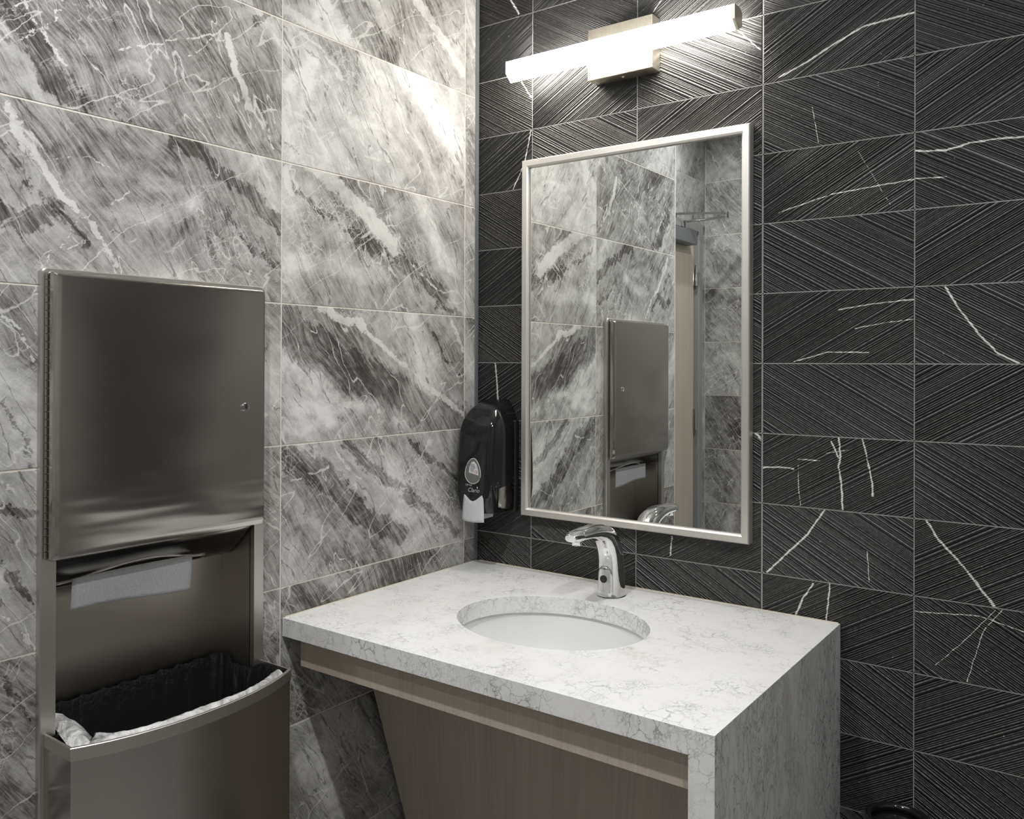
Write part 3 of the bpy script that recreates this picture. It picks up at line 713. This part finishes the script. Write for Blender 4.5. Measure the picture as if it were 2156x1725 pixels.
# ---------------------------------------------------------------- sensor faucet
FX, FY = 0.474, -0.091
fau = tag(empty('faucet', (FX, FY, CZ)), 'chrome sensor faucet with curved spout behind the basin', 'faucet')
b = bmesh.new()
spine = [(-0.091, 0.8595, 0.0345, 0.0320), (-0.091, 0.870, 0.0330, 0.0305), (-0.091, 0.892, 0.0315, 0.0290), (-0.0915, 0.918, 0.0308, 0.0280),
         (-0.093, 0.942, 0.0305, 0.0272), (-0.098, 0.964, 0.0300, 0.0266), (-0.109, 0.985, 0.0275, 0.0262), (-0.127, 1.003, 0.0235, 0.0258),
         (-0.150, 1.0135, 0.0190, 0.0252), (-0.178, 1.0195, 0.0155, 0.0246), (-0.208, 1.0215, 0.0132, 0.0238), (-0.240, 1.0210, 0.0120, 0.0225),
         (-0.262, 1.0195, 0.0108, 0.0195), (-0.273, 1.0185, 0.0075, 0.0135)]
rings = []
for i, (y, z, h, wx) in enumerate(spine):
    a = spine[max(i - 1, 0)]; c = spine[min(i + 1, len(spine) - 1)]
    t = Vector((0, c[0] - a[0], c[1] - a[1])).normalized()
    nr = Vector((0, -t.z, t.y))
    ring = []
    for k in range(28):
        an = 2 * PI * k / 28
        ca, sa = math.cos(an), math.sin(an)
        e = 0.82
        ring.append(Vector((FX, y, z)) + Vector((1, 0, 0)) * wx * math.copysign(abs(ca) ** e, ca) + nr * h * math.copysign(abs(sa) ** e, sa))
    rings.append(ring)
loft(b, rings)
at(fau, 'body', b, MAT['chrome'], smooth=True, auto=60)
b = bmesh.new(); lathe(b, [(0.0, 0.0), (0.0355, 0.0), (0.0355, 0.002), (0.0, 0.002)], (FX, FY, CZ - 0.0003), 32, 0.95, 1.0)
at(fau, 'base_gasket', b, MAT['black_matte'])
b = bmesh.new(); lathe(b, [(0.0, 0.0), (0.0105, 0.0), (0.0112, 0.002), (0.0112, 0.012), (0.0, 0.012)], (FX, -0.247, 1.0005), 20)
at(fau, 'aerator', b, MAT['chrome'], smooth=True, auto=40)
# removable front panel with the sensor eye
b = bmesh.new()
pan = [(-0.0175, 0.8625), (0.0175, 0.8625), (0.0175, 0.918), (0.0135, 0.9275), (0.0, 0.931), (-0.0135, 0.9275), (-0.0175, 0.918)]
def front_y(x, z):
    yy = None
    for (y0, z0, h0, w0), (y1, z1, h1, w1) in zip(spine, spine[1:]):
        if z0 <= z <= z1 or yy is None:
            t = max(0, min(1, (z - z0) / (z1 - z0 + 1e-9))); y, h, w_ = y0 + (y1 - y0) * t, h0 + (h1 - h0) * t, w0 + (w1 - w0) * t
            if z0 <= z <= z1: yy = y - h * (max(0.0, 1 - (abs(x) / w_) ** (2 / 0.82))) ** (0.82 / 2)
            else: yy = y - h
    return yy
cols = 9; rws = 8
def pan_half(z):
    return 0.0175 if z < 0.915 else 0.0175 * math.sqrt(max(0.02, 1 - ((z - 0.915) / 0.017) ** 2))
g = []
for r in range(rws + 1):
    z = 0.8625 + (0.9305 - 0.8625) * r / rws
    g.append([(FX + pan_half(z) * (2 * c / (cols - 1) - 1), front_y(pan_half(z) * (2 * c / (cols - 1) - 1), z) - 0.0009, z) for c in range(cols)])
loft(b, g, False, False, closed=False)
po = at(fau, 'access_panel', b, MAT['chrome'], smooth=True)
so = po.modifiers.new('thick', 'SOLIDIFY'); so.thickness = 0.0016; so.offset = 1.0
b = bmesh.new()
ey, ez = front_y(0, 0.901) - 0.0016, 0.901
lathe(b, [(0.0, 0.0), (0.0088, 0.0), (0.0088, -0.0022), (0.0, -0.0026)], (0, 0, 0), 24)
bmesh.ops.rotate(b, verts=b.verts[:], cent=(0, 0, 0), matrix=Matrix.Rotation(-PI / 2, 3, 'X'))
bmesh.ops.translate(b, verts=b.verts[:], vec=(FX - 0.002, ey, ez))
at(fau, 'sensor_eye', b, plain('sensor_window', (0.03, 0.027, 0.025), 0.15), smooth=True, auto=40)

# ---------------------------------------------------------------- mirror
mir = tag(empty('wall_mirror', (0.4725, 0.0, 1.467)), 'rectangular mirror with brushed steel frame on the black ribbed tiles', 'mirror')
MX0, MX1, MZ0, MZ1 = 0.1640, 0.7800, 1.0025, 1.9325
def rect(i, y): return [(MX0 + i, y, MZ0 + i), (MX1 - i, y, MZ0 + i), (MX1 - i, y, MZ1 - i), (MX0 + i, y, MZ1 - i)]
b = bmesh.new()
loft(b, [rect(0, 0.0), rect(0, -0.0225), rect(0.0022, -0.0250), rect(0.0155, -0.0250), rect(0.0192, -0.0212), rect(0.0200, -0.0150)], False, False)
at(mir, 'frame', b, MAT['steel_frame'])
b = bmesh.new(); loft(b, [rect(0.0170, -0.0006), rect(0.0170, -0.0140)], True, True)
g_ = at(mir, 'glass', b, [MAT['black_matte'], MAT['mirror']])
for p in g_.data.polygons:
    if p.normal.y < -0.9: p.material_index = 1

# ---------------------------------------------------------------- vanity light
vl = tag(empty('vanity_light', (0.4635, 0.0, 2.155)), 'glowing white bar light on a square satin plate above the mirror', 'light fixture')
at(vl, 'canopy', box(0.376, 0.551, -0.042, 0.0, 2.0965, 2.2220), MAT['satin_nickel'], bevel=0.0012)
BX0, BX1 = 0.157, 0.769
b = bmesh.new()
oct_ = [(-0.0425, 2.140), (-0.0425, 2.170), (-0.052, 2.177), (-0.085, 2.177), (-0.085, 2.146), (-0.064, 2.128)]
loft(b, [[(x, y, z) for y, z in oct_] for x in (BX0 + 0.003, BX1 - 0.006)])
at(vl, 'diffuser', b, MAT['bar'])
for x0, x1 in ((BX0, BX0 + 0.003), (BX1 - 0.006, BX1)):
    b = bmesh.new(); loft(b, [[(x, -0.0425 - (-0.0425 - y) * 1.02, 2.1525 + (z - 2.1525) * 1.02) for y, z in oct_] for x in (x0, x1)])
    at(vl, 'end_cap', b, MAT['bar'] if x0 < 0.3 else MAT['satin_nickel'])
b = bmesh.new(); lathe(b, [(0, 0), (0.004, 0), (0.0042, -0.0012), (0.003, -0.0022), (0, -0.0024)], (0.4635, -0.022, 2.0964), 14)
at(vl, 'screw', b, MAT['satin_nickel'], smooth=True, auto=40)

# ---------------------------------------------------------------- soap dispenser
SX0, SX1 = 0.0120, 0.1390
soap = tag(empty('soap_dispenser', (0.0755, 0.0, 1.0)), 'glossy black soap dispenser with pale push bar in the wall corner beside the mirror', 'soap dispenser')
SC = (SX0 + SX1) / 2
def soap_ring(z, hw, d, n=22, back=0.0, cr=0.5):
    """rounded-front outline: flat back on the wall, bowed front"""
    pts = [(SC - hw, -back, z)]
    for k in range(n + 1):
        a = PI * k / n
        ca, sa = math.cos(a), math.sin(a)
        e = 0.26
        pts.append((SC - hw * math.copysign(abs(ca) ** e, ca), -back - 0.004 - (d - 0.004 - back) * (sa ** 0.40), z))
    pts.append((SC + hw, -back, z))
    return pts
def SW(z):   # half width
    return 0.0635 if 1.06 < z < 1.20 else (0.0635 * math.sqrt(max(0.0, 1 - ((z - 1.20) / 0.113) ** 2.4)) if z >= 1.20 else 0.0635 - 0.10 * (1.06 - z))
def SDp(z):  # depth
    if z > 1.19: return 0.112 * math.sqrt(max(0.02, 1 - ((z - 1.19) / 0.116) ** 2.2))
    return 0.112 + 0.006 * math.sin((1.19 - z) / 0.19 * PI) - max(0, 1.03 - z) * 0.25
zs = [1.012, 1.022, 1.04, 1.06, 1.09, 1.12, 1.15, 1.18, 1.20, 1.22, 1.24, 1.257, 1.272, 1.284, 1.294, 1.300, 1.3035]
b = bmesh.new(); loft(b, [soap_ring(z, SW(z), SDp(z)) for z in zs])
at(soap, 'cover', b, MAT['black_gloss'], smooth=True, auto=35)
b = bmesh.new(); add_box(b, SX0 + 0.008, SX1 + 0.0035, -0.018, 0.0, 1.008, 1.25)
at(soap, 'wall_plate', b, MAT['black_matte'], bevel=0.004)
# side recess panel
def on_front(x, z, lift=0.0006):
    hw, d = SW(z), SDp(z)
    q = max(-1.0, min(1.0, (x - SC) / hw)); ca = abs(q) ** (1 / 0.26); sa = math.sqrt(max(0.0, 1 - ca * ca))
    return -0.004 - (d - 0.004) * (sa ** 0.40) - lift
# viewing window with the refill bottle behind it
def egg(cx, cz, w_, h_up, h_dn, n=28):
    r = []
    for k in range(n):
        a = 2 * PI * k / n
        s = math.sin(a); r.append((cx + w_ * math.cos(a) * (1.0 if s > 0 else (1.0 - 0.0 * s)) * (1.0 if s <= 0 else math.sqrt(max(0, 1 - (s * 0.55) ** 2))), cz + (h_up if s > 0 else h_dn) * s))
    return r
WC = (SC + 0.003, 1.112)
def front_patch(outline, name, mat, lift, parent=soap, thick=0.0):
    bm = bmesh.new(); cx = sum(p[0] for p in outline) / len(outline); cz = sum(p[1] for p in outline) / len(outline)
    rs = [[(cx + (x - cx) * s, on_front(cx + (x - cx) * s, cz + (z - cz) * s, lift), cz + (z - cz) * s) for x, z in outline] for s in (1.0, 0.66, 0.33)]
    loft(bm, rs, False, True)
    o = new_obj(name, shift(bm, soap.location), mat, parent, smooth=True)
    if thick:
        so = o.modifiers.new('thick', 'SOLIDIFY'); so.thickness = thick; so.offset = -1
    return o
win = front_patch(egg(WC[0], WC[1], 0.0255, 0.041, 0.0245), 'window', MAT['soap'], 0.0006)
bm = bmesh.new(); eg = egg(WC[0], WC[1], 0.0255, 0.041, 0.0245)
add_tube(bm, [(x, on_front(x, z, 0.0008), z) for x, z in eg], 0.0011, 6, closed=True)
new_obj('window_rim', shift(bm, soap.location), MAT['print'], soap, smooth=True)
lab = [(WC[0] - 0.013, WC[1] + 0.004), (WC[0] + 0.0195, WC[1] - 0.002), (WC[0] + 0.0175, WC[1] + 0.012), (WC[0] + 0.012, WC[1] + 0.026), (WC[0] + 0.004, WC[1] + 0.033), (WC[0] - 0.005, WC[1] + 0.031), (WC[0] - 0.0115, WC[1] + 0.018)]
labo = front_patch(lab, 'refill_label', MAT['print_white'], 0.0012)
bm = bmesh.new()
for i in range(7):
    z = WC[1] + 0.007 + 0.0031 * i; xa, xb = WC[0] - 0.0085, WC[0] + (0.005 if i < 3 else 0.0095 - 0.0012 * (i - 3))
    v = [bm.verts.new((x, on_front(x, zz, 0.0017), zz)) for x, zz in ((xa, z), (xb, z - 0.001), (xb, z), (xa, z + 0.001))]
    bm.faces.new(v)
new_obj('label_print', shift(bm, soap.location), MAT['print_dark'], labo)
bm = bmesh.new(); add_tube(bm, [(WC[0] + 0.0118 + 0.0034 * math.cos(2 * PI * k / 12), on_front(WC[0] + 0.0118, WC[1] + 0.006, 0.0018), WC[1] + 0.0065 + 0.0034 * math.sin(2 * PI * k / 12)) for k in range(12)], 0.0006, 5, closed=True)
new_obj('label_mark', shift(bm, soap.location), MAT['print_red'], labo)
# pale push bar
def bar_pt(x, z, lift): return (x, on_front(x, max(z, 1.013), lift) + (0.0 if z > 1.013 else -0.0), z)
bm = bmesh.new()
PXC, PW = SC + 0.003, 0.0325
rs = []
for r in range(9):
    t = r / 8
    row = []
    for c in range(13):
        s = c / 12 * 2 - 1
        ztop = 1.0605 - 0.018 * math.cos(s * PI / 2) ** 1.3 + 0.001 * s
        zb = 0.9905 - 0.002 * (1 - s * s)
        z = ztop + (zb - ztop) * t
        x = PXC + PW * s * (1.0 + 0.12 * t)
        row.append((x, -0.1215 + 0.006 * s * s - 0.003 * t, z))
    rs.append(row)
loft(bm, rs, False, False, closed=False)
pb = new_obj('push_bar', shift(bm, soap.location), MAT['white_plastic'], soap, smooth=True)
so = pb.modifiers.new('thick', 'SOLIDIFY'); so.thickness = 0.004; so.offset = -1
bm = bmesh.new(); add_box(bm, PXC - 0.012, PXC + 0.024, -0.098, -0.060, 0.996, 1.012)
new_obj('nozzle', shift(bm, soap.location), MAT['white_plastic'], soap, bevel=0.003)
# smoked chrome-like side window
bm = bmesh.new()
v = [(SX1 + 0.0006, -0.088, 1.076), (SX1 + 0.0006, -0.020, 1.084), (SX1 + 0.0004, -0.024, 1.030), (SX1 - 0.0010, -0.046, 1.018), (SX1 - 0.0010, -0.086, 1.028)]
loft(bm, [[(x - 0.0016, y, z) for x, y, z in v], v])
new_obj('side_window', shift(bm, soap.location), plain('smoked_clear_plastic', (0.42, 0.42, 0.40), 0.10, 1.0), soap)
Mt = lambda x, z, rz=0.0: Matrix.Translation(Vector((x, -0.1205, z)) - soap.location) @ Matrix.Rotation(PI / 2, 4, 'X')
join_text('Clario', 0.0155, 'lettering', MAT['print'], soap, Matrix.Translation(Vector((SC - 0.0135, -0.1195, 1.0660)) - soap.location) @ Matrix.Rotation(PI / 2, 4, 'X'), shear=0.35)
join_text('CERTUS', 0.0062, 'lettering', MAT['print'], soap, Matrix.Translation(Vector((SC - 0.0215, -0.1195, 1.0815)) - soap.location) @ Matrix.Rotation(PI / 2, 4, 'X'))
bm = bmesh.new()
hx, hz = SC - 0.0135 + 0.0325, 1.0775
for a, c_ in (((-0.0030, 0), (0.0030, 0)),):
    v = [bm.verts.new((hx + x, -0.1197, hz + z)) for x, z in ((-0.0026, 0), (0.0026, 0), (0.0012, 0.0028), (0.0, 0.0042), (-0.0012, 0.0028))]
    bm.faces.new(v)
new_obj('leaf_mark', shift(bm, soap.location), MAT['print'], soap)
# ---------------------------------------------------------------- recessed towel dispenser
DY = -0.9485
disp = tag(empty('towel_dispenser', (0.0, DY, 0.30)), 'recessed brushed steel paper towel dispenser in the marble wall', 'towel dispenser')
def rrect(y0, y1, z0, z1, r, x, n=5):
    p = []
    for cy, cz, a0 in ((y1 - r, z1 - r, 0), (y0 + r, z1 - r, 90), (y0 + r, z0 + r, 180), (y1 - r, z0 + r, 270)):
        for k in range(n + 1):
            a = math.radians(a0 + 90 * k / n); p.append((x, cy + r * math.cos(a), cz + r * math.sin(a)))
    return p
OY0, OY1, OZ0, OZ1 = -1.1700, -0.7240, 0.2900, 1.5560
IY0, IY1, IZ0, IZ1 = -1.1440, -0.7485, 0.3300, 1.5200
b = bmesh.new()
loft(b, [rrect(OY0, OY1, OZ0, OZ1, 0.010, 0.0003), rrect(OY0, OY1, OZ0, OZ1, 0.010, 0.010), rrect(OY0 + 0.002, OY1 - 0.002, OZ0 + 0.002, OZ1 - 0.002, 0.009, 0.0125),
         rrect(IY0, IY1, IZ0, IZ1, 0.002, 0.0125), rrect(IY0, IY1, IZ0, IZ1, 0.002, -0.002)], False, False)
at(disp, 'collar', b, MAT['steel_collar'], smooth=True, auto=30)
# door: shallow pan with rolled edges, hinged on the left
D0, D1, DZ0, DZ1 = -1.1610, -0.7390, 1.0715, 1.5500
b = bmesh.new()
loft(b, [rrect(D0, D1, DZ0, DZ1, 0.006, 0.0150), rrect(D0, D1, DZ0, DZ1, 0.006, 0.0260), rrect(D0 + 0.0012, D1 - 0.0012, DZ0 + 0.002, DZ1 - 0.002, 0.006, 0.0310),
         rrect(D0 + 0.004, D1 - 0.003, DZ0 + 0.007, DZ1 - 0.0045, 0.006, 0.0345), rrect(D0 + 0.010, D1 - 0.006, DZ0 + 0.013, DZ1 - 0.009, 0.006, 0.0360)], True, True)
dr = at(disp, 'door', b, MAT['steel_door'], smooth=True, auto=22)
b = bmesh.new(); z = DZ0 + 0.004
while z < DZ1 - 0.012:
    add_tube(b, [(0.0165, D0 - 0.0026, z), (0.0165, D0 - 0.0026, z + 0.0115)], 0.0021, 6); z += 0.0128
hg = at(disp, 'piano_hinge', b, MAT['steel'])
b = bmesh.new()
lathe(b, [(0.0, 0.003), (0.0045, 0.003), (0.0048, 0.0018), (0.0066, 0.0018), (0.0075, 0.0032), (0.0082, 0.0)], (0, 0, 0), 24)
bmesh.ops.rotate(b, verts=b.verts[:], cent=(0, 0, 0), matrix=Matrix.Rotation(PI / 2, 3, 'Y'))
bmesh.ops.translate(b, verts=b.verts[:], vec=(0.036, -0.7895, 1.3118))
lk = at(disp, 'lock', b, MAT['chrome'], smooth=True, auto=40)
kb = box(0.0385, 0.0394, -0.7905, -0.7885, 1.3085, 1.3152)
kh = new_obj('keyhole', shift(kb, disp.location), MAT['black_matte'], lk)
# inside of the recess
t_ = 0.002
b = bmesh.new()
add_box(b, -0.102, -0.100, IY0 - t_, IY1 + t_, 0.33, 1.09)
at(disp, 'back_panel', b, MAT['steel_dark'])
b = box(-0.100, 0.0, IY0 - t_, IY0, 0.33, 1.09); at(disp, 'side_liner', b, MAT['steel'])
b = box(-0.100, 0.0, IY1, IY1 + t_, 0.33, 1.09); at(disp, 'side_liner', b, MAT['steel_dark'])
b = box(-0.100, 0.0, IY0, IY1, 0.330, 0.332); at(disp, 'floor_liner', b, MAT['steel_dark'])
# bowed towel tray under the door
tr = [(0.012, 1.0750), (0.0080, 1.0660), (-0.004, 1.0530), (-0.018, 1.0390), (-0.034, 1.0250), (-0.050, 1.0130), (-0.068, 1.0030), (-0.085, 0.9975), (-0.0995, 0.9960)]
b = bmesh.new()
up = [(x - 0.0016, z + 0.0028) for x, z in tr]
loft(b, [[(x, y, z) for x, z in tr + up[::-1]] for y in (IY0 + 0.001, IY1 - 0.007)])
tray = at(disp, 'towel_tray', b, MAT['steel'], smooth=True, auto=30)
# slot: its lip rises in a shallow wave
def tray_at(z):
    for (x0, z0), (x1, z1) in zip(tr, tr[1:]):
        if z1 <= z <= z0: return x1 + (x0 - x1) * (z - z1) / (z0 - z1)
    return tr[-1][0]
wave = []
for k in range(33):
    s = k / 32; y = -1.115 + (-0.822 + 1.115) * s
    z = 1.0135 + 0.0225 * math.sin(PI * min(1.0, max(0.0, (s - 0.04) / 0.92))) ** 1.3
    wave.append((tray_at(z) + 0.0012, y, z))
b = bmesh.new(); add_tube(b, wave, 0.0019, 6)
new_obj('slot_lip', shift(b, disp.location), MAT['steel_frame'], tray, smooth=True)
b = bmesh.new()
low = [(tray_at(1.0045) + 0.0007 , p[1], 1.0045) for p in wave]
loft(b, [[(p[0] - 0.0006, p[1], p[2]) for p in wave], low], False, False, closed=False)
new_obj('slot_opening', shift(b, disp.location), MAT['black_matte'], tray)

# paper towel hanging out of the slot
pt = bmesh.new(); rs = []
for r in range(9):
    t = r / 8; row = []
    for c in range(25):
        s = c / 24
        y = -1.096 + s * 0.2335 - 0.0025 * t
        zt = 1.0225 + 0.002 * math.sin(s * PI); zb = 0.9670 - 0.0115 * s + 0.0022 * math.sin(s * 5.0)
        row.append((-0.030 - 0.004 * t + 0.0022 * math.sin(s * 7 + t * 2) * t, y, zt + (zb - zt) * t))
    rs.append(row)
loft(pt, rs, False, False, closed=False)
paper = new_obj('paper_towel', pt, MAT['paper'], smooth=True)
tag(paper, 'white paper towel sheet hanging from the slot of the steel dispenser', 'paper towel')
so = paper.modifiers.new('thick', 'SOLIDIFY'); so.thickness = 0.0006

# ---------------------------------------------------------------- waste bin that lifts out of the recess
BZ = 0.787
wb = tag(empty('waste_bin', (0.03, DY, 0.34)), 'brushed steel bow-front waste bin hanging in the wall recess', 'waste bin')
WY0, WY1 = -1.1615, -0.7265
def bin_outline(inset=0.0, n=24, xb=0.0128):
    pts = []
    yc, hw = (WY0 + WY1) / 2, (WY1 - WY0) / 2 - inset
    pts.append((xb, yc - hw))
    for k in range(n + 1):
        s = k / n * 2 - 1
        pts.append((0.0985 + 0.0490 * (1 - abs(s) ** 2.3) - inset, yc + hw * s))
    pts.append((xb, yc + hw))
    return pts
def bin_full(inset, xb=0.0128):
    o = bin_outline(inset, xb=xb)
    return o + [(xb, IY1 - 0.004 - inset), (-0.088 + inset, IY1 - 0.004 - inset), (-0.088 + inset, IY0 + 0.004 + inset), (xb, IY0 + 0.004 + inset)]
b = bmesh.new()
Z3 = lambda o, z: [(x, y, z) for x, y in o]
loft(b, [Z3(bin_outline(0.0), 0.345), Z3(bin_outline(0.0), BZ - 0.022), Z3(bin_outline(0.0), BZ - 0.002)], False, False, closed=False)
loft(b, [Z3(bin_outline(0.0), BZ - 0.002), Z3(bin_outline(0.0022), BZ - 0.002), Z3(bin_outline(0.0022), 0.347)], False, False, closed=False)
bmesh.ops.remove_doubles(b, verts=b.verts[:], dist=1e-6)
at(wb, 'front_shell', b, MAT['steel'], smooth=True, auto=30)
b = bmesh.new()
loft(b, [Z3(bin_outline(-0.0008), BZ - 0.0215), Z3(bin_outline(-0.0016), BZ - 0.020), Z3(bin_outline(-0.0016), BZ - 0.001), Z3(bin_outline(-0.0008), BZ), Z3(bin_outline(0.0028), BZ), Z3(bin_outline(0.0030), BZ - 0.003), Z3(bin_outline(0.0030), BZ - 0.02)], False, False, closed=False)
at(wb, 'rim_band', b, MAT['steel_collar'], smooth=True, auto=25)
b = bmesh.new()
inner = [(0.0125, IY1 - 0.004), (-0.090, IY1 - 0.004), (-0.090, IY0 + 0.004), (0.0125, IY0 + 0.004)]
loft(b, [Z3(inner, 0.345), Z3(inner, 0.760)], False, False, closed=False)
at(wb, 'rear_shell', b, MAT['steel_dark'])
b = bmesh.new(); b.faces.new([b.verts.new((x, y, 0.346)) for x, y in bin_outline(0.0) + inner]); at(wb, 'bottom_plate', b, MAT['steel_dark'])

# ---------------------------------------------------------------- bin liner
rng = random.Random(7)
def liner_loop(ins, z, amp, ph, xb=-0.0845):
    o = bin_outline(0.004 + ins, xb=0.0150)
    pts = [(xb + ins, IY0 + 0.006 + ins), (0.0150, IY0 + 0.005 + ins)] + o + [(0.0150, IY1 - 0.006 - ins), (xb + ins, IY1 - 0.006 - ins)]
    ref = [(xb, IY0 + 0.006), (0.0150, IY0 + 0.005)] + bin_outline(0.004, xb=0.0150) + [(0.0150, IY1 - 0.006), (xb, IY1 - 0.006)]
    dense = []
    for i in range(len(pts)):
        a, c = pts[i], pts[(i + 1) % len(pts)]
        a0, c0 = ref[i], ref[(i + 1) % len(ref)]
        m = max(1, int(math.hypot(c0[0] - a0[0], c0[1] - a0[1]) / 0.007))
        for q in range(m): dense.append((a[0] + (c[0] - a[0]) * q / m, a[1] + (c[1] - a[1]) * q / m))
    cx = sum(p[0] for p in dense) / len(dense); cy = sum(p[1] for p in dense) / len(dense)
    res = []
    for i, (x, y) in enumerate(dense):
        f = 1 - amp * abs(0.4 + 0.5 * math.sin(i * 1.15 + ph) * math.sin(i * 0.37 + 1.3 * ph) + 0.35 * math.sin(i * 2.7 + ph * 2)) - 0.004
        res.append((cx + (x - cx) * f, cy + (y - cy) * f, z))
    return res
ln = tag(empty('bin_liner', (0.03, DY, 0.45)), 'crinkled plastic liner bag, dark inside with pale folded cuff, in the steel bin', 'bin liner')
b = bmesh.new()
def top_z(p, base):   # rear edge stands higher than the front
    return base + (0.012 if p[0] < -0.05 else 0.0) + 0.0022 * math.sin(p[1] * 160) + 0.0015 * math.sin(p[1] * 330 + p[0] * 200)
r0 = liner_loop(0.0, 0.776, 0.01, 0.3); r0 = [(x, y, top_z((x, y), 0.781)) for x, y, z in r0]
rr = [r0] + [liner_loop(0.004 + 0.003 * k, 0.765 - 0.05 * k, 0.030 + 0.012 * k, 0.3 + 0.12 * k) for k in range(6)]
loft(b, rr, False, True)
at(ln, 'bag_wall', b, MAT['film_shaded'], smooth=True)
# pale cuff folded over at the left end and along the front
b = bmesh.new()
rows_ = []
o = [p for p in bin_outline(0.0045, 60)]
path = [(-0.055, IY0 + 0.010), (-0.03, IY0 + 0.009), (-0.008, IY0 + 0.008), (0.004, IY0 + 0.007), (0.0142, IY0 + 0.005)] + o[1:-3]
m = len(path)
for r in range(7):
    t = r / 6; row = []
    for i, (x, y) in enumerate(path):
        s = i / (m - 1)
        wd = 0.075 if s < 0.10 else (0.075 - (s - 0.10) * 0.30 if s < 0.22 else 0.030 + 0.012 * math.sin(s * 13.0 + 0.6) * (1 - 0.4 * s))
        cxx, cyy = 0.02, DY
        dx, dy = cxx - x, (cyy - y)
        if s < 0.12: dirv = Vector((0.25, 1.0))
        elif s < 0.2: dirv = Vector((-0.6, 0.8))
        else: dirv = Vector((-1.0, 0.25 * (DY - y)))
        dirv.normalize()
        wrk = (0.0035 * abs(math.sin(i * 0.8 + t * 5)) + 0.002 * abs(math.sin(i * 0.45 + t * 9))) * t
        row.append((x + dirv.x * wd * t * 0.8, y + dirv.y * wd * t * 0.8 + (wrk if y < DY else -wrk), (0.7835 if s > 0.1 else 0.779) + (0.007 if s > 0.15 else 0.016) * math.sin(min(1.0, t * 1.15) * PI) - (0.22 if s > 0.15 else 0.55) * wd * t * t + wrk))
    rows_.append(row)
loft(b, rows_, False, False, closed=False)
at(ln, 'cuff', b, MAT['film_pale'], smooth=True)

# ---------------------------------------------------------------- small black canister by the vanity
can = tag(empty('canister', (1.100, -0.10, 0.0)), 'small round glossy black canister on the floor beside the vanity side panel', 'canister')
b = bmesh.new(); lathe(b, [(0.0, 0.006), (0.047, 0.006), (0.049, 0.012), (0.051, 0.52), (0.0515, 0.527), (0.047, 0.527), (0.045, 0.515), (0.043, 0.20), (0.0, 0.20)], (1.100, -0.10, 0.0), 40)
at(can, 'body', b, MAT['black_gloss'], smooth=True, auto=40)
b = bmesh.new(); add_tube(b, [(1.100 + 0.0525 * math.cos(2 * PI * k / 48), -0.10 + 0.0525 * math.sin(2 * PI * k / 48), 0.532) for k in range(48)], 0.0085, 12, closed=True)
at(can, 'rim', b, MAT['black_gloss'], smooth=True)
b = bmesh.new(); lathe(b, [(0.049, 0.523), (0.040, 0.516), (0.02, 0.512), (0.0, 0.511)], (1.100, -0.10, 0.0), 40)
at(can, 'lid', b, MAT['black_gloss'], smooth=True)
